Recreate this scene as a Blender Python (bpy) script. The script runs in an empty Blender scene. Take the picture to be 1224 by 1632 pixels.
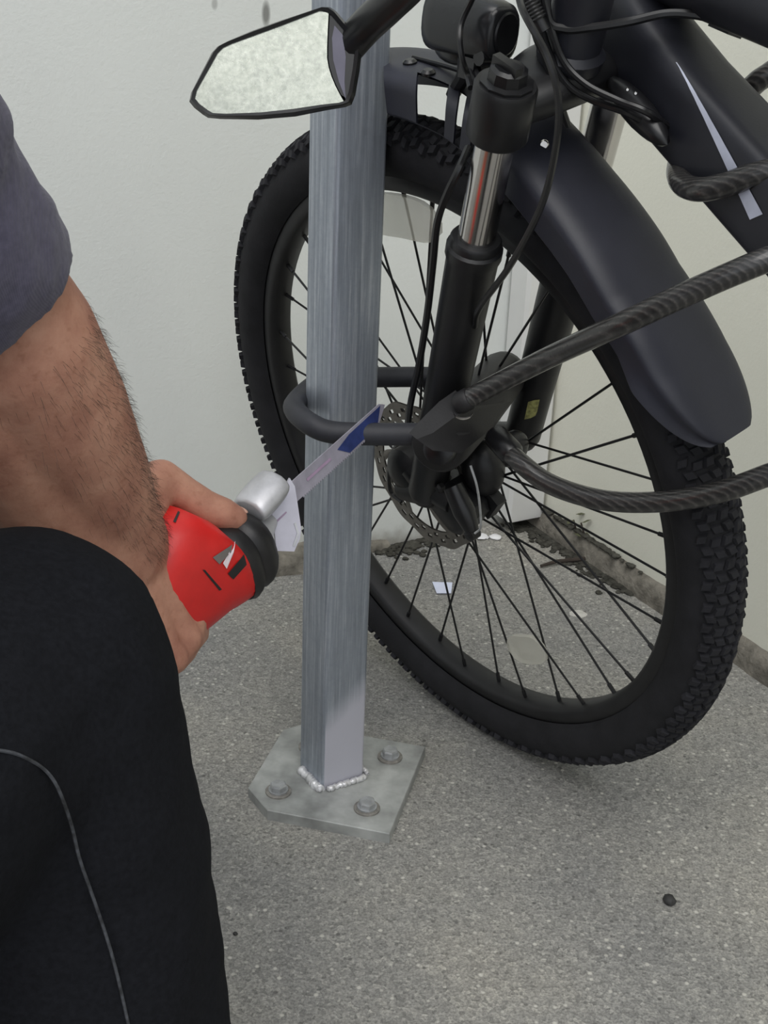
import bpy, bmesh, math, random
from mathutils import Vector as V, Matrix, noise
from mathutils.bvhtree import BVHTree
random.seed(7)
R = math.radians
sc = bpy.context.scene
COL = sc.collection

# ------------------------------------------------------------------ camera
W, H, F = 1224, 1632, 2088.2
CO = V((0, 0, 0.82794))
FW = V((0, 0.91459, -0.40438)); RT = V((0.999137, 0.016801, 0.038)); UP = V((-0.041548, 0.404033, 0.9138))
cd = bpy.data.cameras.new('camera'); cam = bpy.data.objects.new('camera', cd); COL.objects.link(cam)
cam.matrix_world = Matrix(((RT.x, UP.x, -FW.x, CO.x), (RT.y, UP.y, -FW.y, CO.y), (RT.z, UP.z, -FW.z, CO.z), (0, 0, 0, 1)))
cd.sensor_fit = 'VERTICAL'; cd.sensor_height = 24.0; cd.lens = F / H * 24.0; cd.clip_start = 0.01
sc.camera = cam

# ------------------------------------------------------------------ light
wd = bpy.data.worlds.new('overcast'); sc.world = wd; wd.use_nodes = True
bg = wd.node_tree.nodes['Background']
bg.inputs[0].default_value = (0.89, 0.94, 1.0, 1); bg.inputs[1].default_value = 0.62
sl = bpy.data.lights.new('sun', 'SUN'); so = bpy.data.objects.new('sun', sl); COL.objects.link(so)
sl.energy = 1.35; sl.angle = R(50); sl.color = (1.0, 0.975, 0.94)
so.rotation_euler = V((0.08, 0.62, -1.0)).to_track_quat('-Z', 'Y').to_euler()
vs = sc.view_settings
vs.view_transform = 'Standard'; vs.look = 'None'; vs.gamma = 1; vs.use_curve_mapping = False; vs.exposure = 0.62

# ------------------------------------------------------------------ helpers
def ray(px, py): return FW + RT * ((px - W / 2) / F) + UP * ((H / 2 - py) / F)
def at(px, py, depth): return CO + ray(px, py) * depth              # real point at a forward distance
def on_plane(px, py, p0, n): d = ray(px, py); return CO + d * ((p0 - CO).dot(n) / d.dot(n))
def floor_at(px, py, z=0.0): return on_plane(px, py, V((0, 0, z)), V((0, 0, 1)))
def at_y(px, py, y): return on_plane(px, py, V((0, y, 0)), V((0, 1, 0)))

HUB = V((0.06770, 1.23406, 0.34309))                                # front wheel: centre and axes
U = V((-0.65049, 0.75951, 0)).normalized(); VV = V((-0.17731, -0.15186, 0.97237)).normalized(); WW = U.cross(VV)
if WW.dot(V((-0.736, -0.63, -0.246))) < 0: WW = -WW
def WL(a, b, c=0.0): return HUB + U * a + VV * b + WW * c
def WP(px, py, c): return on_plane(px, py, HUB + WW * c, WW)         # pixel onto a plane parallel to the wheel
def polar(th, r, c=0.0): return WL(r * math.cos(th), r * math.sin(th), c)

def lin(c): return tuple((x / 12.92 if x <= 0.04045 else ((x + 0.055) / 1.055) ** 2.4) for x in c)
def rgb(r, g, b): return lin((r / 255, g / 255, b / 255))

def hit(b_, px, py, lift=.0006):
    d = ray(px, py).normalized(); p, n, _, _ = b_.ray_cast(CO, d)
    if p is None: return None
    if n.dot(d) > 0: n = -n
    return p + n * lift

class MB:
    def __init__(s): s.v = []; s.f = []
    def add(s, vs_, fs):
        o = len(s.v); s.v += [V(p) for p in vs_]; s.f += [tuple(i + o for i in f) for f in fs]; return s
    def grid(s, rows, close_u=False, close_v=False, skip=None):
        n, m = len(rows), len(rows[0]); o = len(s.v)
        for r in rows: s.v += [V(p) for p in r]
        for i in range(n if close_u else n - 1):
            for j in range(m if close_v else m - 1):
                if skip and skip(i, j): continue
                a, b = i, (i + 1) % n; c, d = j, (j + 1) % m
                s.f.append((o + a * m + c, o + b * m + c, o + b * m + d, o + a * m + d))
        return s
    def rings(s, rows, caps=True):
        o = len(s.v); m = len(rows[0]); s.grid(rows, False, True)
        if caps:
            s.f.append(tuple(o + i for i in reversed(range(m)))); e = o + (len(rows) - 1) * m
            s.f.append(tuple(e + i for i in range(m)))
        return s
    def tube(s, path, r, n=10, caps=True, flat=None, twist=0.0):
        P = [V(p) for p in path]; k = len(P)
        rr = r if isinstance(r, (list, tuple)) else [r] * k
        t0 = (P[1] - P[0]).normalized(); a = t0.orthogonal().normalized(); rows = []
        if flat is not None:
            a = (flat - t0 * flat.dot(t0)).normalized()
        for i in range(k):
            t = (P[min(i + 1, k - 1)] - P[max(i - 1, 0)]).normalized()
            a = (a - t * a.dot(t)).normalized(); b = t.cross(a)
            q = rr[i]; qa, qb = q if isinstance(q, (list, tuple)) else (q, q)
            rows.append([P[i] + a * (qa * math.cos(2 * math.pi * j / n + twist)) + b * (qb * math.sin(2 * math.pi * j / n + twist)) for j in range(n)])
        return s.rings(rows, caps)
    def limb(s, pts, rad, n=14):                                     # tube with round ends
        P = [V(p) for p in pts]; rr = list(rad)
        d0 = (P[0] - P[1]).normalized(); d1 = (P[-1] - P[-2]).normalized(); a0, a1 = rr[0], rr[-1]
        pre = [(P[0] + d0 * a0 * math.sin(t), a0 * math.cos(t)) for t in (1.45, 1.0, 0.5)]
        post = [(P[-1] + d1 * a1 * math.sin(t), a1 * math.cos(t)) for t in (0.5, 1.0, 1.45)]
        return s.tube([p for p, _ in pre] + P + [p for p, _ in post], [q for _, q in pre] + rr + [q for _, q in post], n)
    def lathe(s, p0, axis, prof, n=20, caps=True):
        ax = V(axis).normalized(); a = ax.orthogonal().normalized(); b = ax.cross(a); p0 = V(p0)
        return s.rings([[p0 + ax * h + a * (r * math.cos(2 * math.pi * j / n)) + b * (r * math.sin(2 * math.pi * j / n)) for j in range(n)] for r, h in prof], caps)
    def box(s, c, x, y, z):
        c = V(c); q = [c + V(x) * i + V(y) * j + V(z) * k for i in (-1, 1) for j in (-1, 1) for k in (-1, 1)]
        return s.add(q, [(0, 1, 3, 2), (4, 6, 7, 5), (0, 4, 5, 1), (2, 3, 7, 6), (0, 2, 6, 4), (1, 5, 7, 3)])
    def prism(s, poly, t):
        n = len(poly); t = V(t); q = [V(p) for p in poly]
        return s.add(q + [p + t for p in q], [tuple(reversed(range(n))), tuple(range(n, 2 * n))] + [(i, (i + 1) % n, n + (i + 1) % n, n + i) for i in range(n)])
    def ellipsoid(s, c, x, y, z, n=14, m=9):
        c = V(c); rows = []
        for i in range(m):
            t = -1.45 + 2.9 * i / (m - 1)
            rows.append([c + V(z) * math.sin(t) + V(x) * (math.cos(t) * math.cos(2 * math.pi * j / n)) + V(y) * (math.cos(t) * math.sin(2 * math.pi * j / n)) for j in range(n)])
        return s.rings(rows)
    def bvh(s): return BVHTree.FromPolygons(s.v, s.f)
    def mesh(s, name, origin, ang=38):
        me = bpy.data.meshes.new(name); o = V(origin)
        me.from_pydata([tuple(p - o) for p in s.v], [], s.f)
        bm = bmesh.new(); bm.from_mesh(me); bmesh.ops.recalc_face_normals(bm, faces=bm.faces[:])
        for f in bm.faces: f.smooth = True
        bm.to_mesh(me); bm.free(); me.update()
        me.set_sharp_from_angle(angle=R(ang))
        return me

def props(o, label=None, cat=None, group=None, kind=None):
    for k, x in (('label', label), ('category', cat), ('group', group), ('kind', kind)):
        if x: o[k] = x
    return o
def thing(name, loc, label, cat, group=None):
    o = bpy.data.objects.new(name, None); COL.objects.link(o); o.location = loc; o.empty_display_size = 0.05
    return props(o, label, cat, group)
def org(par):
    q = V((0, 0, 0))
    while par is not None: q += V(par.location); par = par.parent
    return q
def part(name, mb, m, par, label=None, kind=None, ang=38):
    o = bpy.data.objects.new(name, mb.mesh(name, org(par), ang)); COL.objects.link(o); o.parent = par
    o.data.materials.append(m)
    return props(o, label, None, None, kind)
def single(name, mb, m, loc, label=None, cat=None, group=None, kind=None, ang=38):
    o = bpy.data.objects.new(name, mb.mesh(name, loc, ang)); COL.objects.link(o); o.location = loc
    o.data.materials.append(m)
    return props(o, label, cat, group, kind)
def spline(pts, k=8):                                                # Catmull-Rom through points
    P = [V(p) for p in pts]; P = [P[0] * 2 - P[1]] + P + [P[-1] * 2 - P[-2]]; out = []
    for i in range(1, len(P) - 2):
        for j in range(k):
            t = j / k; a, b, c, d = P[i - 1], P[i], P[i + 1], P[i + 2]
            out.append(0.5 * ((2 * b) + (c - a) * t + (2 * a - 5 * b + 4 * c - d) * t * t + (3 * b - 3 * c + d - a) * t ** 3))
    out.append(P[-2]); return out

# ------------------------------------------------------------------ materials
def nodes(name):
    m = bpy.data.materials.new(name); m.use_nodes = True
    return m, m.node_tree, m.node_tree.nodes['Principled BSDF']
def mapping(nt, sx=1, sy=1, sz=1):
    tc = nt.nodes.new('ShaderNodeTexCoord'); mp = nt.nodes.new('ShaderNodeMapping'); mp.inputs['Scale'].default_value = (sx, sy, sz)
    nt.links.new(tc.outputs['Object'], mp.inputs[0]); return mp
def ramp(nt, src, stops):
    r = nt.nodes.new('ShaderNodeValToRGB'); e = r.color_ramp.elements
    while len(e) < len(stops): e.new(0.5)
    for i, (p, c) in enumerate(stops): e[i].position = p; e[i].color = (*c, 1) if len(c) == 3 else c
    nt.links.new(src, r.inputs[0]); return r
def mix(nt, fac, a, b, mode='MIX'):
    x = nt.nodes.new('ShaderNodeMix'); x.data_type = 'RGBA'; x.blend_type = mode
    for i, q in ((0, fac), (6, a), (7, b)):
        if hasattr(q, 'links'): nt.links.new(q, x.inputs[i])
        else: x.inputs[i].default_value = q if not isinstance(q, tuple) else (*q[:3], 1)
    return x.outputs[2]
def math_(nt, op, a, b=0.0, c=0.0):
    x = nt.nodes.new('ShaderNodeMath'); x.operation = op
    for i, q in enumerate((a, b, c)):
        if hasattr(q, 'links'): nt.links.new(q, x.inputs[i])
        else: x.inputs[i].default_value = q
    return x.outputs[0]
def noise_t(nt, mp, scale, detail=3, rough=0.55):
    n = nt.nodes.new('ShaderNodeTexNoise'); n.inputs['Scale'].default_value = scale; n.inputs['Detail'].default_value = detail
    n.inputs['Roughness'].default_value = rough; nt.links.new(mp.outputs[0], n.inputs['Vector']); return n
def bump(nt, bs, h, strength=0.3, dist=0.001):
    b = nt.nodes.new('ShaderNodeBump'); b.inputs['Strength'].default_value = strength; b.inputs['Distance'].default_value = dist
    nt.links.new(h, b.inputs['Height']); nt.links.new(b.outputs[0], bs.inputs['Normal'])
def simple(name, c, rough=0.5, metal=0.0, var=0.12, scale=60, bmp=0.0, bscale=None, sx=1, sy=1, sz=1, spec=0.5, coat=0.0, bdist=0.001):
    m, nt, bs = nodes(name); mp = mapping(nt, sx, sy, sz); n = noise_t(nt, mp, scale)
    r = ramp(nt, n.outputs[0], [(0.3, tuple(x * (1 - var) for x in c)), (0.7, tuple(min(1, x * (1 + var)) for x in c))])
    nt.links.new(r.outputs[0], bs.inputs['Base Color'])
    bs.inputs['Roughness'].default_value = rough; bs.inputs['Metallic'].default_value = metal
    bs.inputs['Specular IOR Level'].default_value = spec; bs.inputs['Coat Weight'].default_value = coat
    if bmp: bump(nt, bs, noise_t(nt, mp, bscale or scale * 3).outputs[0], bmp, bdist)
    return m

def concrete_mat():
    m, nt, bs = nodes('exposed_aggregate_concrete'); mp = mapping(nt)
    big = noise_t(nt, mp, 3.2, 4); mid = noise_t(nt, mp, 22, 4); fine = noise_t(nt, mp, 420, 4, 0.75)
    vo = nt.nodes.new('ShaderNodeTexVoronoi'); vo.inputs['Scale'].default_value = 290; vo.inputs['Randomness'].default_value = 1.0; nt.links.new(mp.outputs[0], vo.inputs['Vector'])
    sep = nt.nodes.new('ShaderNodeSeparateColor'); nt.links.new(vo.outputs['Color'], sep.inputs[0])
    base = ramp(nt, big.outputs[0], [(0.32, rgb(128, 128, 127)), (0.5, rgb(143, 142, 138)), (0.7, rgb(156, 153, 145))]).outputs[0]
    c = mix(nt, math_(nt, 'MULTIPLY', mid.outputs[0], 0.35), base, rgb(112, 112, 112))
    st = ramp(nt, sep.outputs[0], [(0.0, (0.58, 0.58, 0.58)), (0.25, (0.84, 0.84, 0.84)), (0.72, (1.05, 1.05, 1.04)), (1.0, (1.42, 1.41, 1.37))])
    c = mix(nt, math_(nt, 'MULTIPLY_ADD', noise_t(nt, mp, 120, 2).outputs[0], 1.2, 0.1), c, mix(nt, 1.0, c, st.outputs[0], 'MULTIPLY'))
    fr = ramp(nt, fine.outputs[0], [(0.28, (0.38, 0.38, 0.38)), (0.5, (1, 1, 1)), (0.72, (1.55, 1.55, 1.52))])
    c = mix(nt, 0.9, c, fr.outputs[0], 'MULTIPLY')
    vb = nt.nodes.new('ShaderNodeTexVoronoi'); vb.inputs['Scale'].default_value = 95; nt.links.new(mp.outputs[0], vb.inputs['Vector'])
    chip = ramp(nt, vb.outputs['Distance'], [(0.12, (0.75,) * 3), (0.24, (0, 0, 0))]).outputs[0]
    sb = nt.nodes.new('ShaderNodeSeparateColor'); nt.links.new(vb.outputs['Color'], sb.inputs[0])
    c = mix(nt, math_(nt, 'MULTIPLY', chip, math_(nt, 'GREATER_THAN', sb.outputs[1], 0.62)), c, rgb(196, 194, 186))
    c = mix(nt, math_(nt, 'MULTIPLY', chip, math_(nt, 'LESS_THAN', sb.outputs[1], 0.16)), c, rgb(84, 83, 82))
    nt.links.new(c, bs.inputs['Base Color']); bs.inputs['Roughness'].default_value = 0.88; bs.inputs['Specular IOR Level'].default_value = 0.25
    bump(nt, bs, math_(nt, 'ADD', vo.outputs['Distance'], fine.outputs[0]), 0.55, 0.0012)
    return m
def plaster_mat(name, c, low, marks=()):
    m, nt, bs = nodes(name); mp = mapping(nt); n = noise_t(nt, mp, 2.2, 4); f = noise_t(nt, mp, 210, 4, 0.65)
    base = ramp(nt, n.outputs[0], [(0.3, tuple(x * 0.93 for x in c)), (0.7, c)]).outputs[0]
    sep = nt.nodes.new('ShaderNodeSeparateXYZ'); nt.links.new(mp.outputs[0], sep.inputs[0])
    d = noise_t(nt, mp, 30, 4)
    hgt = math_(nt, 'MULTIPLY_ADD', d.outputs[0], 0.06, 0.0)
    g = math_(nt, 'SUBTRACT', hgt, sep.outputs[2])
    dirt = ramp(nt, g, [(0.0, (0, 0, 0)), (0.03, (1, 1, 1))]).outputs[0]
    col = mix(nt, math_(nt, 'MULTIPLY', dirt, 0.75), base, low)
    for (x, z, rx, rz, dark) in marks:                                # small drip marks with a shape of their own
        ex = math_(nt, 'DIVIDE', math_(nt, 'SUBTRACT', sep.outputs[0], x), rx); ez = math_(nt, 'DIVIDE', math_(nt, 'SUBTRACT', sep.outputs[2], z), rz)
        dd = math_(nt, 'ADD', math_(nt, 'POWER', math_(nt, 'ABSOLUTE', ex), 2), math_(nt, 'POWER', math_(nt, 'ABSOLUTE', ez), 2))
        k = ramp(nt, dd, [(0.2, (dark,) * 3), (1.0, (0, 0, 0))]).outputs[0]
        col = mix(nt, k, col, rgb(90, 88, 84))
    nt.links.new(col, bs.inputs['Base Color']); bs.inputs['Roughness'].default_value = 0.8; bs.inputs['Specular IOR Level'].default_value = 0.2
    bump(nt, bs, f.outputs[0], 0.35, 0.0012); return m
def galvanized_mat():
    m, nt, bs = nodes('galvanized_steel'); mp = mapping(nt, 1, 1, 0.03); mq = mapping(nt)
    s = noise_t(nt, mp, 260, 4, 0.7); sp = noise_t(nt, mq, 110, 5, 0.8)
    c = ramp(nt, s.outputs[0], [(0.3, rgb(140, 145, 152)), (0.52, rgb(166, 172, 182)), (0.72, rgb(212, 216, 222))]).outputs[0]
    c = mix(nt, math_(nt, 'MULTIPLY', sp.outputs[0], 0.55), c, rgb(126, 136, 148))
    # a coat of pale zinc paint on the foot of the post, ending on a slanting edge
    sep = nt.nodes.new('ShaderNodeSeparateXYZ'); nt.links.new(mq.outputs[0], sep.inputs[0])
    h = math_(nt, 'SUBTRACT', math_(nt, 'MULTIPLY_ADD', sep.outputs[0], 0.9, 0.117), sep.outputs[2])
    h = math_(nt, 'ADD', h, math_(nt, 'MULTIPLY', math_(nt, 'SUBTRACT', sp.outputs[0], 0.5), 0.02))
    e = math_(nt, 'MULTIPLY_ADD', sep.outputs[0], 0.8425, math_(nt, 'MULTIPLY', sep.outputs[1], 0.5387))
    e = math_(nt, 'GREATER_THAN', e, -0.0235)
    k = ramp(nt, h, [(0.0, (0, 0, 0)), (0.03, (1, 1, 1))]).outputs[0]
    k = math_(nt, 'MULTIPLY', k, e)
    nt.links.new(mix(nt, k, c, rgb(176, 176, 186)), bs.inputs['Base Color'])
    nt.links.new(math_(nt, 'MULTIPLY_ADD', k, -0.55, 0.62), bs.inputs['Metallic'])
    r = ramp(nt, sp.outputs[0], [(0.3, (0.36,) * 3), (0.7, (0.56,) * 3)]); nt.links.new(r.outputs[0], bs.inputs['Roughness'])
    bump(nt, bs, s.outputs[0], 0.12, 0.0006); return m
def skin_mat():
    m, nt, bs = nodes('tanned_skin'); mp = mapping(nt); n = noise_t(nt, mp, 26, 5, 0.65); f = noise_t(nt, mp, 420, 3, 0.6); fr = noise_t(nt, mp, 150, 2)
    c = ramp(nt, n.outputs[0], [(0.28, rgb(152, 104, 88)), (0.5, rgb(176, 128, 108)), (0.75, rgb(196, 150, 128))]).outputs[0]
    fk = ramp(nt, fr.outputs[0], [(0.58, (1, 1, 1)), (0.76, (0.80, 0.74, 0.70))]).outputs[0]
    c = mix(nt, 0.8, c, fk, 'MULTIPLY')
    nt.links.new(c, bs.inputs['Base Color']); bs.inputs['Roughness'].default_value = 0.55; bs.inputs['Subsurface Weight'].default_value = 0.08
    bs.inputs['Subsurface Radius'].default_value = (0.01, 0.004, 0.002); bs.inputs['Specular IOR Level'].default_value = 0.3
    bump(nt, bs, f.outputs[0], 0.35, 0.0008); return m
def knit_mat(name, c, scale=900, amp=0.3, var=0.2):
    m, nt, bs = nodes(name); mp = mapping(nt); w = nt.nodes.new('ShaderNodeTexWave'); w.inputs['Scale'].default_value = scale / 6.3; w.inputs['Distortion'].default_value = 1.5
    nt.links.new(mp.outputs[0], w.inputs['Vector']); n = noise_t(nt, mp, 240, 3); b = noise_t(nt, mp, 9, 3)
    r = ramp(nt, n.outputs[0], [(0.3, tuple(x * (1 - var) for x in c)), (0.7, tuple(x * (1 + var) for x in c))]).outputs[0]
    r = mix(nt, math_(nt, 'MULTIPLY', b.outputs[0], 0.3), r, tuple(x * 1.25 for x in c))
    nt.links.new(r, bs.inputs['Base Color']); bs.inputs['Roughness'].default_value = 0.95; bs.inputs['Specular IOR Level'].default_value = 0.15
    bs.inputs['Sheen Weight'].default_value = 0.15
    bump(nt, bs, math_(nt, 'ADD', w.outputs[0], n.outputs[0]), amp, 0.0006); return m
def cable_mat():
    m, nt, bs = nodes('braided_cable_in_vinyl'); mp = mapping(nt)
    w = nt.nodes.new('ShaderNodeTexWave'); w.inputs['Scale'].default_value = 110; w.inputs['Distortion'].default_value = 2.0; w.bands_direction = 'DIAGONAL'
    nt.links.new(mp.outputs[0], w.inputs['Vector']); n = noise_t(nt, mp, 420, 2)
    r = ramp(nt, w.outputs[0], [(0.3, rgb(26, 25, 25)), (0.75, rgb(44, 42, 41)), (0.98, rgb(66, 63, 61))]).outputs[0]
    r = mix(nt, 0.8, r, ramp(nt, n.outputs[0], [(0.35, (0.5,) * 3), (0.65, (1.15,) * 3)]).outputs[0], 'MULTIPLY')
    nt.links.new(r, bs.inputs['Base Color']); bs.inputs['Roughness'].default_value = 0.6; bs.inputs['Coat Weight'].default_value = 0.8; bs.inputs['Coat Roughness'].default_value = 0.18
    bump(nt, bs, w.outputs[0], 0.25, 0.001); return m
def mirror_mat():
    m, nt, bs = nodes('dusty_mirror_glass'); mp = mapping(nt); n = noise_t(nt, mp, 260, 3, 0.7); g = noise_t(nt, mp, 90, 3, 0.7)
    r = ramp(nt, n.outputs[0], [(0.3, rgb(164, 168, 158)), (0.7, rgb(196, 199, 188))]).outputs[0]
    nt.links.new(r, bs.inputs['Base Color']); bs.inputs['Metallic'].default_value = 0.85
    nt.links.new(ramp(nt, g.outputs[0], [(0.3, (0.22,) * 3), (0.7, (0.32,) * 3)]).outputs[0], bs.inputs['Roughness'])
    bump(nt, bs, n.outputs[0], 0.02, 0.0004); return m
def clear_mat(name, c, alpha):
    m, nt, bs = nodes(name); bs.inputs['Base Color'].default_value = (*c, 1); bs.inputs['Roughness'].default_value = 0.25; bs.inputs['Alpha'].default_value = alpha
    mp = mapping(nt); bump(nt, bs, noise_t(nt, mp, 300, 2).outputs[0], 0.2, 0.001); return m

M = dict(
    floor=concrete_mat(), galv=galvanized_mat(), skin=skin_mat(), cable=cable_mat(), mirror=mirror_mat(),
    rubber=simple('tyre_rubber', rgb(31, 31, 34), 0.82, 0, 0.25, 40, 0.3, 400, spec=0.3),
    tread=simple('tread_rubber', rgb(36, 36, 40), 0.85, 0, 0.3, 60, 0.3, 500, spec=0.3),
    rim=simple('black_rim', rgb(28, 28, 30), 0.5, 0.2, 0.2, 50),
    spoke=simple('black_spoke', rgb(34, 34, 36), 0.4, 0.4),
    black=simple('black_paint', rgb(22, 22, 24), 0.42, 0, 0.2, 40, 0.08, 300),
    frame=simple('matte_dark_frame_paint', rgb(33, 34, 41), 0.46, 0, 0.12, 30, 0.06, 500),
    fender=simple('fender_plastic', rgb(38, 39, 49), 0.5, 0, 0.15, 18, 0.1, 700),
    plastic=simple('black_plastic', rgb(23, 23, 25), 0.32, 0, 0.2, 40),
    lockrub=simple('lock_rubber_coating', rgb(43, 44, 50), 0.6, 0, 0.15, 80, 0.1, 500),
    lockbody=simple('lock_body_plastic', rgb(26, 25, 27), 0.55, 0, 0.2, 50, 0.15, 400),
    chrome=simple('chrome', (0.62, 0.60, 0.58), 0.16, 1.0, 0.05, 30),
    steel=simple('brushed_steel', (0.66, 0.66, 0.68), 0.34, 1.0, 0.15, 90, 0.1, 300),
    rotor=simple('brake_rotor_steel', rgb(120, 116, 110), 0.5, 0.5, 0.15, 90),
    zinc=simple('zinc_bolt', rgb(170, 172, 174), 0.42, 0.6, 0.2, 120, 0.1, 300),
    rust=simple('dirty_washer', rgb(132, 129, 124), 0.6, 0.4, 0.3, 160, 0.2, 500),
    weld=simple('weld_metal', rgb(214, 214, 216), 0.38, 0.5, 0.15, 120, 0.3, 420),
    alum=simple('cast_aluminium', rgb(196, 196, 200), 0.42, 0.45, 0.15, 60, 0.1, 300),
    shoe=simple('saw_shoe_plate', rgb(196, 194, 206), 0.45, 0.35, 0.08, 60),
    blade=simple('saw_blade_steel', rgb(176, 172, 186), 0.4, 0.45, 0.15, 70),
    blue=simple('blue_blade_paint', rgb(50, 62, 112), 0.4, 0.2, 0.35, 70),
    red=simple('red_tool_plastic', rgb(206, 32, 30), 0.42, 0, 0.1, 40, 0.08, 400),
    grip=simple('black_overmould', rgb(27, 26, 28), 0.45, 0, 0.2, 60, 0.1, 400),
    white=simple('white_print', rgb(226, 214, 220), 0.5), grey=simple('grey_print', rgb(112, 106, 104), 0.5), magenta=simple('pink_print', rgb(158, 136, 160), 0.5),
    stripe=simple('silver_stripe', rgb(186, 190, 206), 0.5), sticker=simple('yellow_sticker', rgb(150, 148, 92), 0.6, 0, 0.5, 260),
    greyrib=simple('grey_ribbed_plastic', rgb(96, 100, 102), 0.5),
    pipe=simple('white_pvc', rgb(226, 226, 224), 0.4, 0, 0.03, 12),
    skirt=simple('dirty_mortar', rgb(116, 112, 104), 0.9, 0, 0.5, 38, 0.6, 160, spec=0.2, bdist=0.004),
    dirt=simple('damp_leaf_litter', rgb(66, 65, 60), 0.95, 0, 0.5, 90, 0.6, 300, spec=0.1),
    twig=simple('dry_twig', rgb(58, 50, 44), 0.9, 0, 0.3, 60),
    leaf=simple('dull_green_leaf', rgb(82, 84, 60), 0.8, 0, 0.4, 90),
    paper=simple('pale_paper', rgb(206, 212, 232), 0.8, 0, 0.05, 50), chip=simple('white_paint_chip', rgb(222, 222, 224), 0.8, 0, 0.08, 60),
    stone=simple('black_pebble', rgb(44, 44, 44), 0.7, 0, 0.4, 200, 0.4, 500), patch=simple('pale_cement_smear', rgb(186, 184, 178), 0.9, 0, 0.15, 90),
    shirt=knit_mat('purple_grey_knit', rgb(84, 81, 98), 2200, 0.2), pants=simple('black_cotton', rgb(21, 22, 26), 0.95, 0, 0.25, 300, 0.25, 900, spec=0.12),
    seam=simple('grey_seam_thread', rgb(56, 58, 63), 0.9, 0, 0.7, 200), hair=simple('dark_hair', rgb(52, 42, 36), 0.6),
    sole=simple('white_sole', rgb(190, 190, 186), 0.7), refl=clear_mat('clear_reflector_plastic', rgb(214, 212, 200), 0.5), shoeu=simple('dark_shoe', rgb(44, 44, 48), 0.8),
    lens=simple('dark_lens', rgb(34, 35, 37), 0.24, 0, 0.1, 30),
)

# ------------------------------------------------------------------ setting
KX, KY, KW = 0.2236, 1.8754, R(29.21)
EL = V((-math.cos(KW), -math.sin(KW), 0)); ER = V((math.sin(KW), -math.cos(KW), 0)); KP = V((KX, KY, 0))
NL, NR = ER, EL                                                       # each wall faces along the other one
def wall(name, e, n, length, m):
    mb = MB(); h = 2.7; k = 24
    a = KP - e * 0.12; b = KP + e * length
    mb.prism([a, b, b + V((0, 0, h)), a + V((0, 0, h))], n * -0.12)
    o = bpy.data.objects.new(name, mb.mesh(name, (0, 0, 0))); COL.objects.link(o); o.data.materials.append(m); o['kind'] = 'structure'; return o
q = on_plane(424, 22, KP, NL); q2 = on_plane(342, 6, KP, NL)
wall('wall_left', EL, NL, 3.4, plaster_mat('white_plaster', rgb(226, 229, 226), rgb(150, 146, 138), [(q.x, q.z, 0.0055, 0.017, 0.75), (q2.x, q2.z, 0.004, 0.008, 0.4)]))
wall('wall_right', ER, NR, 3.4, plaster_mat('warm_lit_plaster', rgb(230, 229, 216), rgb(140, 138, 128)))  # cream tint puts the warm light on this wall into its colour
fl = MB(); fl.prism([V((-4, -4, -0.1)), V((5, -4, -0.1)), V((5, 3.4, -0.1)), V((-4, 3.4, -0.1))], (0, 0, 0.1))
o = bpy.data.objects.new('floor', fl.mesh('floor', (0, 0, 0))); COL.objects.link(o); o.data.materials.append(M['floor']); o['kind'] = 'structure'

def mortar(name, e, n, s0, s1, hgt, dep, seed, amp=1.0):
    mb = MB(); rows = []; k = int((s1 - s0) / 0.012)
    for i in range(k + 1):
        s = s0 + (s1 - s0) * i / k
        j = noise.noise(V((s * 9, seed, 0))) * 0.35 + noise.noise(V((s * 40, seed, 3))) * 0.22; j *= amp
        hh = hgt(s) * (1 + j * 0.8); dd = dep(s) * (1 + amp * (0.8 * noise.noise(V((s * 14, seed, 7))) + 0.3 * noise.noise(V((s * 55, seed, 9)))))
        b = KP + e * s - n * 0.004
        rows.append([b + V((0, 0, -0.004)), b + n * (dd + 0.006) + V((0, 0, -0.004)), b + n * (dd * 1.0 + 0.004) + V((0, 0, hh * 0.45)), b + n * (dd * 0.72 + 0.004) + V((0, 0, hh * 0.86)), b + n * 0.006 + V((0, 0, hh)), b + V((0, 0, hh))])
    mb.rings(rows); o = bpy.data.objects.new(name, mb.mesh(name, (0, 0, 0), 60)); COL.objects.link(o); o.data.materials.append(M['skirt']); o['kind'] = 'structure'
mortar('baseboard_right', ER, NR, 0.01, 3.0, lambda s: 0.034, lambda s: 0.012, 2.0, .35)
mortar('baseboard_left', EL, NL, 0.25, 3.0, lambda s: 0.030 * min(1, (s - 0.2) * 6), lambda s: 0.030 * min(1, (s - 0.2) * 6), 5.0)

# downpipe in the corner
pz = thing('downpipe', KP + EL * 0.04 + NL * 0.03, 'white rectangular plastic downpipe standing in the corner between the two walls', 'pipe')
mb = MB(); c = KP + EL * 0.036 + NL * 0.026; rows = []
for z, g in ((0.022, 0.94), (0.03, 1.0), (2.6, 1.0)):
    rows.append([c + EL * (0.033 * g * sx) + NL * (0.0235 * g * sy) + V((0, 0, z)) for sx, sy in ((-1, -.8), (-.85, -1), (.85, -1), (1, -.8), (1, .8), (.85, 1), (-.85, 1), (-1, .8))])
mb.rings(rows); part('pipe', mb, M['pipe'], pz)
for z in (0.55, 1.6):
    mb = MB(); rows = []
    for dz in (-0.012, 0.012):
        rows.append([c + EL * (0.0355 * sx) + NL * (0.0255 * sy) + V((0, 0, z + dz)) for sx, sy in ((-1, -1), (1, -1), (1, 1), (-1, 1))])
    mb.rings(rows); part('bracket', mb, M['pipe'], pz)

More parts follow.
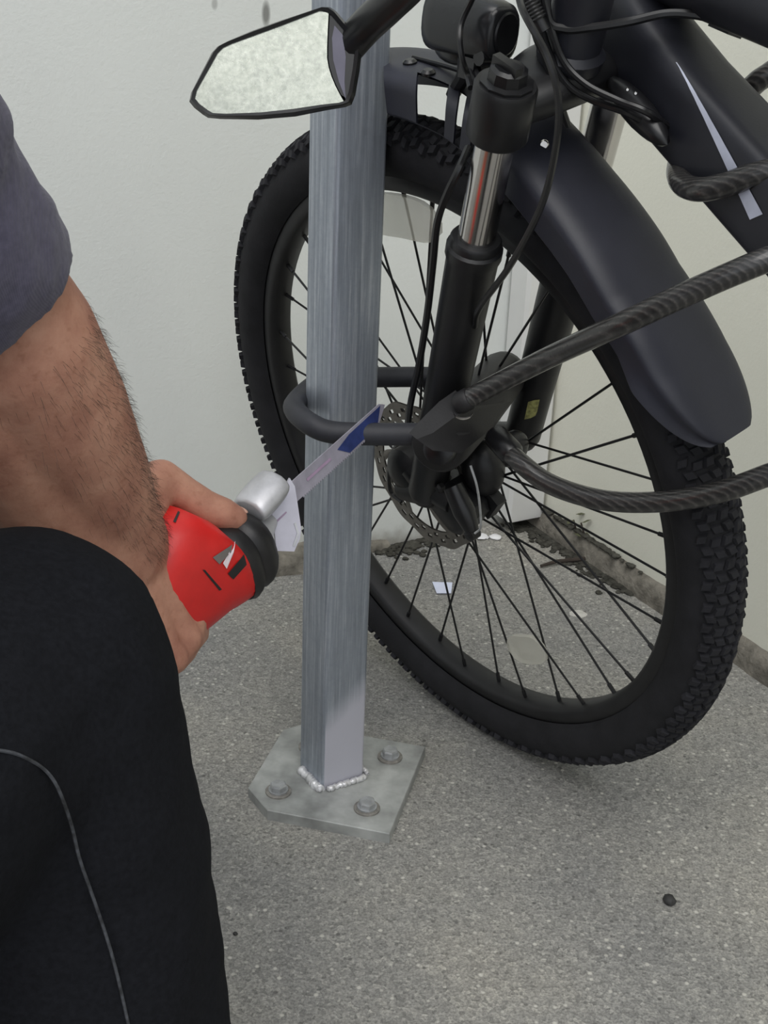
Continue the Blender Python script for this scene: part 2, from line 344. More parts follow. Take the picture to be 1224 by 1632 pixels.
# ------------------------------------------------------------------ post
PF = V((-0.0522, 1.1251, 0)); k = R(32.59); P1 = V((math.cos(k), math.sin(k), 0)); P2 = V((-P1.y, P1.x, 0)); PW = 0.0512
PC = V((-0.0398, 1.1544, 0)); k = R(-13.59); B1 = V((math.cos(k), math.sin(k), 0)); B2 = V((-B1.y, B1.x, 0)); BS, PS = 0.0474, 0.0796
post = thing('steel_post', PC, 'square galvanized steel post welded to a bolted base plate', 'post')
def rsq(base, z, w, r):
    out = []
    for (cx, cy, a0) in ((r, r, 180), (w - r, r, 270), (w - r, w - r, 0), (r, w - r, 90)):
        for j in range(5):
            a = R(a0 + 22.5 * j); out.append(base + P1 * (cx + r * math.cos(a)) + P2 * (cy + r * math.sin(a)) + V((0, 0, z)))
    return out
mb = MB(); mb.rings([rsq(PF, z, PW, 0.0055) for z in (0.0118, 0.4, 1.2, 2.4)]); part('post_tube', mb, M['galv'], post, ang=20)
mb = MB(); cl = 0.030
pl = [(-1, -1 + cl / PS), (-1 + cl / PS * 1.05, -1), (1, -1), (1, 1), (-1 + 0.2, 1), (-1, 1 - 0.2)]
pts = [PC + B1 * (PS * a) + B2 * (PS * b) for a, b in pl]; ce = sum(pts, V()) / len(pts)
mb.rings([[p + V((0, 0, 0.0)) for p in pts], [p + V((0, 0, 0.0112)) for p in pts], [p + (ce - p).normalized() * 0.0009 + V((0, 0, 0.0122)) for p in pts]])
part('base_plate', mb, simple('galvanized_plate', rgb(164, 166, 164), 0.5, 0.4, 0.34, 30, 0.2, 240), post, ang=20)
for i, j in ((-1, -1), (1, -1), (1, 1), (-1, 1)):
    g = .84 if (i, j) == (-1, 1) else 1; b = PC + B1 * (BS * i * g) + B2 * (BS * j * g) + V((0, 0, 0.0122)); z = V((random.uniform(-.06, .06), random.uniform(-.06, .06), 1))
    mb = MB(); mb.lathe(b, z, [(0.0088, 0.0042), (0.0088, 0.0092), (0.0076, 0.0108)], 6); mb.lathe(b, z, [(0.0102, 0.002), (0.0102, 0.0042)], 18)
    bo = part('bolt', mb, M['zinc'], post, ang=25)
    mb = MB(); mb.lathe(b, (0, 0, 1), [(0.0135, 0), (0.0135, 0.0018), (0.0122, 0.0024)], 22); part('washer', mb, M['rust'], bo, 'grimy ring under a bolt head')
def bead(a, b, n, r, sd):
    rnd = random.Random(sd); path = []; rr = []; kk = 26
    for i in range(kk + 1):
        t = i / kk; p = a.lerp(b, t) + V((rnd.uniform(-1, 1), rnd.uniform(-1, 1), rnd.uniform(-.4, .6))) * 0.0011
        path.append(p); rr.append(r * (0.72 + 0.3 * abs(math.sin(i * 1.9)) + rnd.uniform(-.1, .15)) * (0.35 if i in (0, kk) else 1))
    return MB().tube(path, rr, 8)
zz = V((0, 0, 0.0145))
part('weld_bead', bead(PF + P2 * PW * 0.78 - P1 * 0.003 + zz, PF - P1 * 0.003 - P2 * .003 + zz, 0, 0.0052, 1), M['weld'], post, 'lumpy bright weld', ang=80)
part('weld_bead', bead(PF - P2 * 0.004 + P1 * 0.002 + zz, PF + P1 * PW * 1.02 - P2 * 0.004 + zz, 0, 0.0034, 2), M['weld'], post, ang=80)
part('weld_bead', bead(PF + P1 * (PW + .004) + P2 * 0.002 - P2 * 0.003 + zz, PF + P1 * (PW + .003) + P2 * 0.03 + zz, 0, 0.003, 3), M['weld'], post, ang=80)

# ------------------------------------------------------------------ bicycle
bike = thing('bicycle', HUB - VV * 0.352, 'dark bicycle with a wide tyre and mudguard, locked to the steel post', 'bicycle')
RO, TR = 0.3475, 0.0272; RC = RO - TR
N = 128
mb = MB()
prof = [(-.0135, .299), (-.0148, .294), (-.0148, .2865), (-.011, .2825), (0, .2812), (.011, .2825), (.0148, .2865), (.0148, .294), (.0135, .299)]
mb.grid([[polar(2 * math.pi * i / N, r, c) for c, r in prof] for i in range(N)], True, False)
wheel = part('front_wheel', mb, M['rim'], bike, 'black rim of the front wheel', ang=50)
mb = MB(); rows = []
for i in range(N):
    t = 2 * math.pi * i / N; row = []
    for j in range(25):
        s = R(-146 + 292 * j / 24); row.append(polar(t, RC + TR * math.cos(s), TR * math.sin(s)))
    rows.append(row)
mb.grid(rows, True, False); part('tyre', mb, M['rubber'], wheel, 'fat black rubber tyre')
mb = MB(); KN = 188
for i in range(KN):
    for row, (sa, hw, hl, hh, off) in enumerate(((-52, .0042, .0037, .0047, 0), (52, .0042, .0037, .0047, 0), (-31, .0043, .0038, .0026, .5), (31, .0043, .0038, .0026, .5), (-10, .0041, .0042, .0026, 0), (10, .0041, .0042, .0026, .5))):
        t = 2 * math.pi * (i + off) / KN; s = R(sa + (4 if i % 2 else -2) * (1 if sa > 0 else -1))
        er = U * math.cos(t) + VV * math.sin(t); et = VV * math.cos(t) - U * math.sin(t)
        nn = er * math.cos(s) + WW * math.sin(s); ww = WW * math.cos(s) - er * math.sin(s)
        c = polar(t, RC) + nn * (TR + hh * 0.3 + (.0008 if abs(sa) < 20 else 0))
        e2 = (et + ww * (0.35 if i % 2 else -0.35)).normalized()
        b4 = [c - nn * hh * .6 + e2 * (hl * 1.1 * a) + ww * (hw * 1.1 * b) for a, b in ((-1, -1), (1, -1), (1, 1), (-1, 1))]
        t4 = [c + nn * hh * .6 + e2 * (hl * .85 * a) + ww * (hw * .85 * b) for a, b in ((-1, -1), (1, -1), (1, 1), (-1, 1))]
        mb.add(b4 + t4, [(4, 5, 6, 7), (0, 1, 5, 4), (1, 2, 6, 5), (2, 3, 7, 6), (3, 0, 4, 7)])
part('tread_knobs', mb, M['tread'], wheel, 'rows of rubber tread blocks', 'stuff', ang=20)
mb = MB()
mb.lathe(HUB - WW * .052, WW, [(.009, 0), (.009, .01), (.016, .014), (.029, .018), (.029, .022), (.017, .030), (.016, .05), (.018, .07), (.030, .078), (.030, .083), (.02, .088), (.011, .094), (.009, .104)], 28)
part('hub', mb, M['black'], wheel, ang=30)
for i in range(36):
    th = R(5 + 10 * i); side = 1 if i % 2 else -1; lead = 1 if (i // 2) % 2 else -1
    h = polar(th + lead * R(62), 0.0275, 0.0275 * side - 0.002); e = polar(th, 0.284, 0.003 * side)
    mb = MB(); d = (e - h).normalized(); mb.tube([h, e], 0.00125, 6); mb.tube([e - d * 0.013, e], 0.0022, 6)
    part('spoke', mb, M['spoke'], wheel)
# brake disc
mb = MB(); NT = 132; rr = [.0620, .0650, .0688, .0704, .0742, .0760, .0797]
for cc in (0.0385, 0.0405):
    mb.grid([[polar(2 * math.pi * i / NT, r + (0.0012 * math.sin(12 * 2 * math.pi * i / NT) if r > .079 else 0), cc) for r in rr] for i in range(NT)], True, False,
            lambda i, j: (j == 1 and i % 6 in (0, 1)) or (j == 3 and i % 6 in (3, 4)))
for a in range(6):
    pts = [polar(R(60 * a + 38 * (1 - s)), 0.022 + 0.043 * s, 0.0395) for s in (0, .25, .5, .75, 1)]
    mb.tube(pts, [(.001, .0045), (.001, .0038), (.001, .0034), (.001, .0036), (.001, .005)], 8, flat=WW)
mb.lathe(HUB + WW * .0375, WW, [(.026, 0), (.026, .003)], 28)
part('brake_disc', mb, M['rotor'], wheel, 'perforated steel brake disc', ang=60)
for (th, dth, r0, r1) in ((R(86), R(24), .238, .279), (R(-115), R(16), .197, .230)):       # clear reflectors clipped between spokes
    mb = MB(); k = 10; rows = []
    for i in range(k + 1):
        t = th + dth * (i / k - .5); g = math.sqrt(max(0.05, 1 - abs(2 * i / k - 1) ** 4)); m_ = (r0 + r1) / 2; hw = (r1 - r0) / 2 * g
        rows.append([polar(t, m_ - hw, .006), polar(t, m_ + hw, .006), polar(t, m_ + hw, .011), polar(t, m_ - hw, .011)])
    mb.rings(rows); part('spoke_reflector', mb, M['refl'], wheel, 'clear plastic reflector between the spokes')

# mudguard
TH0, TH1, NTH, NPH = 80, 157, 110, 24
def fr(th):
    k = ((80, .400), (104, .402), (114, .394), (122, .383), (136, .370), (147, .371), (158, .380))
    for (t0, r0), (t1, r1) in zip(k, k[1:]):
        if th <= t1 or t1 == 158: q = (th - t0) / (t1 - t0); return r0 + (r1 - r0) * q
mb = MB(); rows_o, rows_i = [], []; TT = {}
for i in range(NTH + 1):
    ro, ri = [], []
    for j in range(NPH + 1):
        q = 2 * j / NPH - 1; a = abs(q); sg_ = 1 if q > 0 else -1
        w0 = .0395 * (1 - (1 - min(1, a / .62)) ** 1.7) * sg_
        ts = 87.6 + 152 * w0                                        # the front end stops short of the post
        th = ts + (TH1 - ts) * i / NTH; TT[i, j] = th
        e = max(0, (th - 145) / (TH1 - 145)); g = math.sqrt(max(0.0, 1 - (e * .985) ** 2)); rc = fr(th)
        hw = (0.0395 + .004 * min(1, max(0, (th - 112) / 20))) * ((0.3 + .7 * g) if e > 0 else 1)
        drop = (0.034 - .006 * min(1, max(0, (th - 116) / 14))) * (0.12 + .88 * g)
        w = hw * (1 - (1 - min(1, a / .62)) ** 1.7) * sg_; d = drop * max(0, (a - .2) / .8) ** 1.7
        flare = 0.006 * max(0, a - .8) / .2 * sg_ * min(1, max(0, (th - 142) / 5))
        ro.append(polar(R(th), rc - d, w + flare)); ri.append(polar(R(th), rc - d - 0.0024, w * 0.955 + flare))
    rows_o.append(ro); rows_i.append(ri)
def hole(i, j):
    q = 2 * (j + .5) / NPH - 1; jj = NPH - 3 if q > 0 else 3; th = (TT[i, jj] + TT[i + 1, jj]) / 2
    return (q > .22 or q < -.40) and ((99.6 < th < 104.6) or (106.0 < th < 107.5) or (108.9 < th < 111.6))
mb.grid(rows_o, skip=hole); mb.grid(rows_i, skip=hole)
def strip(a, b): mb.grid([a, b])
strip(rows_o[0], rows_i[0]); strip(rows_o[-1], rows_i[-1]); strip([r[0] for r in rows_o], [r[0] for r in rows_i]); strip([r[-1] for r in rows_o], [r[-1] for r in rows_i])
fend = part('mudguard', mb, M['fender'], bike, 'dark plastic mudguard over the front wheel', ang=50)
mbf = mb
for th, w in ((94, .012), (98.5, .02)):
    mb = MB(); p = polar(R(th), fr(th) - (0.0 if w < .03 else .012), w); n = (polar(R(th), 1) - HUB).normalized() if w < .03 else (WW * .8 + (polar(R(th), 1) - HUB).normalized() * .5).normalized()
    mb.lathe(p - n * .001, n, [(.0062, 0), (.0062, .0025), (.0038, .0045)], 12); part('screw', mb, M['plastic' if w < .03 else 'chrome'], fend)
bvg = mbf.bvh()
for px, py, rr2, mt in ((867, 231, .0028, 'chrome'), (839, 197, .0026, 'plastic')):
    p = hit(bvg, px, py, 0)
    if p: mb = MB(); mb.lathe(p - ray(px, py) * -.001, CO - p, [(rr2 * 1.5, -.003), (rr2 * 1.5, .001), (rr2, .0028)], 12); part('screw', mb, M[mt], fend)
for sgn in (1,):
    mb = MB(); a = polar(R(93), fr(93) + .001, .002); b = polar(R(106), .412, .012); mb.tube(spline([a, polar(R(100), fr(100) + .004, .006), b], 6), .0022, 8); part('stay_wire', mb, M['black'], fend)

# fork : legs run along a raked axis in the wheel's own frame
def AX(s, c=0.0): return WL(-0.031 - 0.372 * s, 0.928 * s, c)
AD = (AX(1) - AX(0)).normalized(); ACR = AD.cross(WW)
fork = None
for c in (.065, -.065):
    mb = MB()
    prof = [(-.004, .008), (.002, .015), (.012, .0185), (.06, .0185), (.13, .0195), (.22, .0205), (.292, .0215), (.296, .0232), (.304, .0232), (.306, .021), (.311, .021), (.313, .0195), (.3135, .016)]
    mb.tube([AX(s, c) for s, _ in prof], [r for _, r in prof], 24)
    mb.tube([AX(.01, c), WL(0, 0, c)], [.015, .013], 12)
    leg = part('fork_leg', mb, M['black'], bike, 'black lower fork leg with a ringed seal at its top', ang=40)
    mb = MB(); mb.tube([AX(.30, c), AX(.445, c)], .0152, 24); part('stanchion', mb, M['chrome'], leg, 'shiny chrome tube')
    if c < 0:
        bv = MB(); bv.tube([AX(s, c) for s, _ in prof], [r for _, r in prof], 24); bv = bv.bvh()
        ps = [hit(bv, *q) for q in ((842, 640), (852, 637), (860, 636), (856, 655), (853, 662), (845, 666), (836, 668), (839, 654))]
        ps = [p for p in ps if p]
        if len(ps) > 3: mb = MB(); mb.prism(ps, ray(850, 650) * -.0004); part('sticker', mb, M['sticker'], leg, 'small yellowish warning sticker')
mb = MB()
for c in (.065, -.065):
    mb.tube([AX(s, c) for s in (.404, .407, .446, .449)], [.021, .0235, .0235, .022], 24)
# crown arch : outer bulges joined through the steerer
rows = []
for i in range(17):
    q = i / 8 - 1; c = .062 * q; b_ = (1 - abs(q) ** 2); s0 = .412 + .006 * b_; s1 = .438 + .012 * b_; fw_ = .014 + .010 * b_; bk = -.006 - .016 * b_
    cc_ = AX((s0 + s1) / 2, c) + ACR * ((fw_ * 1.1 - (fw_ - bk) * .8) / 2); ha = (fw_ * 1.1 + (fw_ - bk) * .8) / 2; hs_ = (s1 - s0) / 2
    rows.append([cc_ + ACR * (ha * abs(math.cos(x)) ** .7 * (1 if math.cos(x) > 0 else -1)) + AD * (hs_ * abs(math.sin(x)) ** .7 * (1 if math.sin(x) > 0 else -1)) for x in [2 * math.pi * j / 20 + .01 for j in range(20)]])
mb.rings(rows); part('fork_crown', mb, M['black'], bike, 'black crown joining both fork legs', ang=40)
for c in (.065, -.065):
    mb = MB(); mb.lathe(AX(.448, c), AD, [(.020, 0), (.020, .003), (.015, .004), (.014, .012), (.011, .014)], 10)
    mb.box(AX(.463, c) + WW * .003, ACR * .012, AD * .004, WW * .0035)
    part('fork_cap', mb, M['plastic'], bike, 'knurled black knob on a fork leg', ang=25)
mb = MB(); mb.tube([AX(s) for s in (.445, .455, .46, .56, .565, .585)], [.024, .026, .0215, .0215, .026, .024], 24); part('head_tube', mb, M['frame'], bike)
# down tube and top tube
DA, DB = at(1040, 100, .985), at(1177, 250, .93); DD = (DB - DA).normalized()
DS = WW - DD * WW.dot(DD); DS.normalize(); DU = DS.cross(DD)
if DU.z < 0: DU = -DU
mb = MB(); rows = []
for t, hh, hw in ((-.135, .030, .022), (-.10, .048, .026), (-.05, .046, .028), (-.01, .039, .028), (.05, .034, .028), (.5, .034, .028), (.62, .034, .028)):
    c = DA + DD * t; row = []
    for j in range(32):
        a = 2 * math.pi * j / 32; x, y = math.cos(a), math.sin(a); e = 0.42
        row.append(c + DU * (hh * abs(x) ** e * (1 if x >= 0 else -1)) + DS * (hw * abs(y) ** e * (1 if y >= 0 else -1)))
    rows.append(row)
mb.rings(rows); down = part('down_tube', mb, M['frame'], bike, 'wide dark down tube with a pale pointed stripe', ang=40); bvd = mb.bvh()
def decal(b_, rows_px, m, par, name, label=None, lift=.0006):
    mb = MB(); g = []
    for r_ in rows_px:
        h_ = [hit(b_, *p_, lift) for p_ in r_]
        if all(h_): g.append(h_)
    if len(g) > 1: mb.grid(g); return part(name, mb, m, par, label)
rows_px = []
for i in range(31):
    t = i / 30; y = 100 + 250 * t; xl = 1077 + (1196 - 1077) * (t ** .93); wd_ = 1.5 + 19 * t
    xr = xl + wd_
    rows_px.append([(xl + (xr - xl) * k_ / 3, y - 3 * k_ * t) for k_ in range(4)])
decal(bvd, rows_px, M['stripe'], down, 'stripe', 'pale pointed stripe')
mb = MB(); p = at(1005, 150, .95); mb.ellipsoid(p + DD * .014 + FW * .012, DD * .040, DU * .011, DS * .011); jc = part('cable_guide', mb, M['plastic'], bike)
for px, py in ((1000, 143), (1013, 149)):
    mb = MB(); q = at(px, py, .927); mb.lathe(q, (CO - q), [(.0016, 0), (.0016, .002), (.0009, .003)], 10); part('screw', mb, M['chrome'], jc)
TA, TB = at(1090, -46, .95), at(1230, 8, .86); TD = (TB - TA).normalized()
mb = MB(); mb.tube([TA - TD * .13, TA, TB, TB + TD * .42], [.024, .026, .025, .022], 24); top = part('top_tube', mb, M['frame'], bike); bvt = mb.bvh()
mb = MB(); dn = (CO - TB); dn = (dn - TD * dn.dot(TD)).normalized(); q = at(1205, 14, .862)
cN = TD.cross(dn)
mb.box(q + dn * .002 + TD * .01, TD * .012, cN * .009, dn * .002)
for i in range(9): mb.tube([q - TD * (.002 + i * .0032) + dn * .001 - cN * .010, q - TD * (.002 + i * .0032) + dn * .0032, q - TD * (.002 + i * .0032) + dn * .001 + cN * .010], .0012, 6)
part('ribbed_clamp', mb, M['greyrib'], top, 'grey ribbed strap end')
mb = MB(); q = at(1160, 38, .915); mb.box(q, TD * .013, cN * .006, dn * .006); part('cable_clip', mb, M['plastic'], top)
ST = DA + DD * .62
mb = MB(); mb.tube([ST, TB + TD * .42], .019, 18); part('seat_tube', mb, M['frame'], bike)
mb = MB(); mb.lathe(ST - DS * .04, DS, [(.024, 0), (.026, .004), (.026, .076), (.024, .08)], 24); part('bottom_bracket', mb, M['black'], bike)
# stem and bar (above the picture, they carry the mirror)
SH = AX(.66); mb = MB(); mb.tube([AX(.58), AX(.62), AX(.655)], [.02, .017, .018], 18); mb.tube([AX(.64), AX(.67) + U * .06], [.019, .02], 16); stem = part('stem', mb, M['black'], bike)
HB = AX(.67) + U * .06
bar_pts = spline([HB - WW * .33 + V((0, 0, .04)) - U * .05, HB - WW * .18 + V((0, 0, .04)) - U * .01, HB - WW * .04, HB + WW * .04, HB + WW * .18 + V((0, 0, .04)) - U * .01, HB + WW * .33 + V((0, 0, .04)) - U * .05], 6)
mb = MB(); mb.tube(bar_pts, .0125, 14); part('handlebar', mb, M['black'], bike)
for e in (0, -1):
    d = (bar_pts[1] - bar_pts[0]).normalized() if e == 0 else (bar_pts[-2] - bar_pts[-1]).normalized()
    mb = MB(); mb.tube([bar_pts[e] - d * .004, bar_pts[e] + d * .12], .0165, 16); part('hand_grip', mb, M['grip'], bike)

# cables
def cable(name, pts, r, m=None, par=bike, label=None, k=8):
    mb = MB(); mb.tube(spline(pts, k), r, 8); return part(name, mb, m or M['plastic'], par, label)
cable('brake_hose', [at(640, -120, .80), at(800, -60, .90), WP(835, 20, .1), WP(872, 90, .1), WP(890, 160, .098), WP(885, 240, .096), WP(862, 330, .094), WP(815, 420, .092), WP(765, 490, .088), WP(757, 520, .07)], .0026)
cable('sensor_wire', [WP(746, 236, .060), WP(733, 266, .080), WP(712, 310, .088), WP(697, 355, .09), WP(690, 420, .09), WP(681, 500, .09), WP(668, 580, .09), WP(655, 640, .088), WP(648, 690, .078)], .0032)
for j, (pts) in enumerate((
    [at(846, -40, .92), at(862, 40, .935), at(878, 90, .945), at(905, 135, .95), at(945, 160, .95), at(1000, 180, .94), at(1045, 205, .95)],
    [at(858, -40, .92), at(880, 50, .932), at(900, 100, .94), at(935, 135, .94), at(985, 160, .935), at(1030, 178, .93), at(1070, 205, .95)],
    [at(835, -40, .92), at(852, 50, .94), at(868, 90, .945), at(884, 140, .96), at(905, 200, .99)],
    [at(870, -50, .92), at(874, 30, .93), at(900, 46, .93), at(940, 44, .925), at(1000, 35, .92), at(1060, 22, .92), at(1110, 24, .915), at(1150, 34, .91)])):
    cable('cable_housing', pts, .0027 if j != 3 else .0033)
mb = MB(); hx = []; rr_ = []
sp_ = spline([at(815, -60, .915), at(842, -2, .92), at(868, 50, .925)], 40)
mb.tube(sp_[::10] + [sp_[-1]], .0052, 14)
for i in range(15):
    t0 = sp_[8 + i * 4 if 8 + i * 4 < len(sp_) - 2 else len(sp_) - 3]; t1 = sp_[min(len(sp_) - 1, 10 + i * 4)]
    d = (t1 - t0).normalized() if (t1 - t0).length > 1e-6 else V((0, 0, -1)); a = d.orthogonal().normalized(); b = d.cross(a)
    mb.grid([[t0 + (a * math.cos(x) + b * math.sin(x)) * (.0056 + .0013 * math.cos(y)) + d * (.0013 * math.sin(y)) for y in [2 * math.pi * w_ / 6 for w_ in range(6)]] for x in [2 * math.pi * v_ / 18 for v_ in range(18)]], True, True)
part('cable_sleeve', mb, M['plastic'], bike, 'glossy ribbed sleeve around the cables')

# headlight
LC = at(752, 40, 1.0); la = (U * 1.0 + V((0, 0, 0.10))).normalized(); ls = la.cross(V((0, 0, 1))).normalized(); lu = ls.cross(la)
mb = MB(); rows = []
for t, x, y, dz in ((-.050, .0185, .0235, -.001), (-.0485, .0205, .0262, -.001), (-.044, .0225, .0285, 0), (-.03, .0255, .031, 0), (0, .028, .0325, 0), (.03, .030, .033, 0), (.044, .030, .033, 0), (.047, .028, .031, 0)):
    row = []
    for j in range(28):
        a = 2 * math.pi * j / 28; cx, sy = math.cos(a), math.sin(a); e = .72
        t *= 1; row.append(LC + la * (t * .74) + ls * (.74 * x * abs(cx) ** e * (1 if cx >= 0 else -1)) + lu * .74 * (dz + y * abs(sy) ** e * (1 if sy >= 0 else -1)))
    rows.append(row)
mb.rings(rows); mb.ellipsoid(LC - lu * .022 + la * .014, la * .022, ls * .012, lu * .010)
hl = part('headlight', mb, M['lens'], bike, 'black rounded headlamp seen from behind', ang=50)
mb = MB(); rows = []
for t, g in ((-.0385, 1), (-.0395, .9), (-.0392, .8)):
    rows.append([LC + la * t + ls * (.0125 * g * math.cos(2 * math.pi * j / 24)) + lu * (.0160 * g * math.sin(2 * math.pi * j / 24)) for j in range(24)])
mb.rings(rows); part('rear_cap', mb, M['plastic'], hl)
mb = MB(); mb.lathe(LC + la * .035, la, [(.019, 0), (.018, .002), (.009, .005)], 24); part('lens', mb, M['lens'], hl)
mb = MB()
mb.tube([at(757, 98, 1.0), at(764, 128, .985), at(776, 150, .965)], .0035, 8); mb.tube([at(745, 104, 1.0), at(752, 126, .99), at(764, 146, .97)], .0045, 8)
mb.tube([at(742, 90, 1.0), at(740, 118, 1.02), at(722, 150, 1.06)], .006, 8); mb.box(at(758, 108, 1.0), ls * .010, la * .008, lu * .008); mb.lathe(at(772, 92, .985), ls, [(.006, -.006), (.006, .006)], 10)
part('lamp_bracket', mb, M['plastic'], hl)
cable('lamp_wire', [at(780, -60, .93), at(752, 0, .955), at(736, 35, .965), at(733, 65, .965), at(737, 95, .97), at(745, 120, .98), at(750, 140, .97)], .0023, par=hl)

# mirror
MC = at(440, 100, .85); mn = ((CO - MC).normalized() + V((-.10, 0, .22))).normalized()
def MP(px, py, lift=0.0): return on_plane(px, py, MC, mn) + mn * lift
outer = [(300, 160), (303, 146), (336, 82), (345, 72), (360, 64), (400, 47), (450, 29), (515, 8), (526, 9), (536, 16), (556, 40), (575, 61), (577, 75), (573, 110), (566, 150), (560, 165), (550, 169), (520, 174), (470, 184), (410, 189), (350, 188), (330, 186), (322, 181), (308, 170)]
ocx = sum(p[0] for p in outer) / len(outer); ocy = sum(p[1] for p in outer) / len(outer)
inset = lambda d: [(ocx + (x - ocx) * (1 - d / max(30, math.hypot(x - ocx, y - ocy))), ocy + (y - ocy) * (1 - d / max(30, math.hypot(x - ocx, y - ocy)))) for x, y in outer]
mb = MB(); i9 = inset(11); i5 = inset(5)
mb.grid([[MP(*p, -.018) for p in inset(40)], [MP(*p, -.012) for p in inset(14)], [MP(*p, -.004) for p in outer], [MP(*p, .0012) for p in i5], [MP(*p, .0) for p in i9], [MP(*p, -.003) for p in i9]], False, True)
mb.f.append(tuple(range(len(outer))))
mir = part('rear_view_mirror', mb, M['plastic'], bike, 'black framed handlebar mirror held out in front of the post', ang=45)
gl = [p for p in inset(10.5)]
cut = lambda y: 524 - 3 * math.sin((y - 15) / 150 * math.pi) + max(0, (y - 90) / 75) ** 1.6 * 26
glass = [(min(x, cut(y)), y) for x, y in gl if x < 545]
glass = [p for p in gl if p[0] < cut(p[1])]; ys = [20 + i * 14.5 for i in range(11)]
edge = [(cut(y), y) for y in ys if 16 < y < 168]
left = [p for p in gl if p[0] < 516]
i0 = max(range(len(left)), key=lambda i: left[i][0] - left[i][1] * .5); left = left[i0 + 1:] + left[:i0 + 1] if False else left
top_pts = sorted([p for p in left if p[1] < 120 and p[0] > 300], key=lambda p: p[0]); 
poly = [p for p in gl if p[0] < 512]
ang_ = lambda p: math.atan2(p[1] - ocy, p[0] - (ocx - 20))
poly = sorted(poly + edge, key=ang_)
mb = MB(); mb.prism([MP(*p, -.0025) for p in poly], mn * .0016); part('mirror_glass', mb, M['mirror'], mir, 'dusty mirror glass')
pan = [(cut(y) + 2, y) for y in ys if 18 < y < 165] + [(556, 158), (562, 110), (566, 72), (548, 46), (532, 22)]
mb = MB(); mb.prism([MP(*p, -.0028) for p in pan], mn * .0014); part('mirror_end_panel', mb, M['plastic'], mir, 'glossy black inner end of the mirror')
pan2 = [(533, 40), (546, 55), (551, 90), (549, 130), (551, 158), (540, 130), (531, 95), (529, 60)]
mb = MB(); mb.prism([MP(*p, -.0018) for p in pan2], mn * .001); part('panel_reflection', mb, simple('grey_reflection', rgb(92, 90, 104), 0.3, 0.3), mir, 'grey strip painted as a reflection on the end panel')  # grey strip coloured as a reflection in the glossy end panel
mb = MB(); am = spline([at(556, 72, .858), at(585, 40, .845), at(622, 5, .82), at(665, -40, .79), at(700, -110, .74), bar_pts[-6] ], 5)
mb.tube(am, [(.0095, .0125)] * len(am), 14); part('mirror_arm', mb, M['plastic'], mir, 'black mirror arm')

# caliper, dropout and small fittings below the fork
mb = MB()
ca, cb = (U * .8 + VV * .6).normalized(), (VV * .8 - U * .6).normalized()
q = WP(728, 800, .052); rows = []
for t, g in ((-.017, .8), (-.015, 1), (.013, 1), (.017, .8)):
    rows.append([q + WW * t + ca * (.027 * g * x) + cb * (.020 * g * y) for x, y in ((-1, -.6), (-.7, -1), (.7, -1), (1, -.5), (1, .5), (.6, 1), (-.7, 1), (-1, .6))])
mb.rings(rows)
mb.lathe(WP(668, 738, .05), WW, [(.024, 0), (.024, .020), (.018, .026), (.008, .028)], 18)
mb.tube([WP(668, 738, .06), WP(690, 770, .06), WP(726, 800, .06)], [.02, .019, .013], 12)
cal = part('brake_caliper', mb, M['black'], bike, 'black disc brake caliper', ang=40)
for px, py in ((705, 775), (737, 822)):
    mb = MB(); mb.lathe(WP(px, py, .069), WW, [(.005, 0), (.005, .005), (.003, .007)], 6); part('bolt', mb, M['black'], cal)
mb = MB(); mb.tube([WP(722, 775, .074), WP(740, 815, .076), WP(752, 845, .076)], [.0095, .011, .007], 12); mb.lathe(WP(753, 850, .076), WW, [(.0065, -.005), (.0065, .005), (.004, .007)], 14)
part('adjuster', mb, M['plastic'], cal, ang=40)
mb = MB(); mb.tube(spline([WP(750, 742, .10), WP(760, 775, .102), WP(765, 810, .10), WP(766, 840, .098), WP(757, 850, .1)], 6), .0011, 6); part('wire', mb, M['zinc'], cal, 'thin bright inner wire')
mb = MB(); mb.ellipsoid(WP(770, 745, .03), U * .022, VV * .030, WW * .02); mb.box(WP(782, 800, .03), ca * .010, cb * .014, WW * .006); mb.ellipsoid(WP(815, 715, .0), U * .012, VV * .018, WW * .02); part('axle_housing', mb, M['black'], bike)
mb = MB(); mb.tube(spline([WP(640, 700, .05), WP(622, 730, .047), WP(622, 780, .045), WP(640, 800, .045)], 6), .0024, 8); part('hose_loop', mb, M['plastic'], bike)

# ------------------------------------------------------------------ D-lock
near_y = 1.092
lk = thing('d_lock', V((-.03, 1.16, .405)), 'dark rubber-coated D-lock shackle looped round the post and held to the fork', 'lock')
pa = at_y(655, 692, near_y); pb = at_y(600, 692, near_y); pc_ = at_y(530, 689, near_y)
fa = at_y(690, 601, 1.236); fb = at_y(620, 601, 1.236)
mid = (pc_ + at_y(560, 601, 1.236)) / 2
la_ = at_y(495, 676, near_y + .006); lb_ = at_y(471, 655, 1.130); lc_ = at_y(473, 640, 1.163); ld_ = at_y(505, 612, 1.21); le_ = at_y(540, 603, 1.232)
path = spline([pa + V((.02, 0, 0)), pa, pb, pc_, la_, lb_, lc_, ld_, le_, fb, fa, fa + V((.03, 0, .0))], 8)
mb = MB(); mb.tube(path, .0102, 18); part('shackle', mb, M['lockrub'], lk, 'rubber-coated U-shaped shackle')
n0 = at(697, 712, 1.135); n1 = at(806, 592, 1.27); ax_ = (n1 - n0).normalized()
mb = MB(); L_ = (n1 - n0).length
mb.tube([n0 - ax_ * .004, n0, n0 + ax_ * .02, n0 + ax_ * L_ * .5, n0 + ax_ * (L_ - .01), n1, n1 + ax_ * .004], [.021, .0245, .0265, .0265, .0235, .021, .016], 22)
lbod = part('lock_body', mb, M['lockbody'], lk, 'thick black lock body', ang=50)
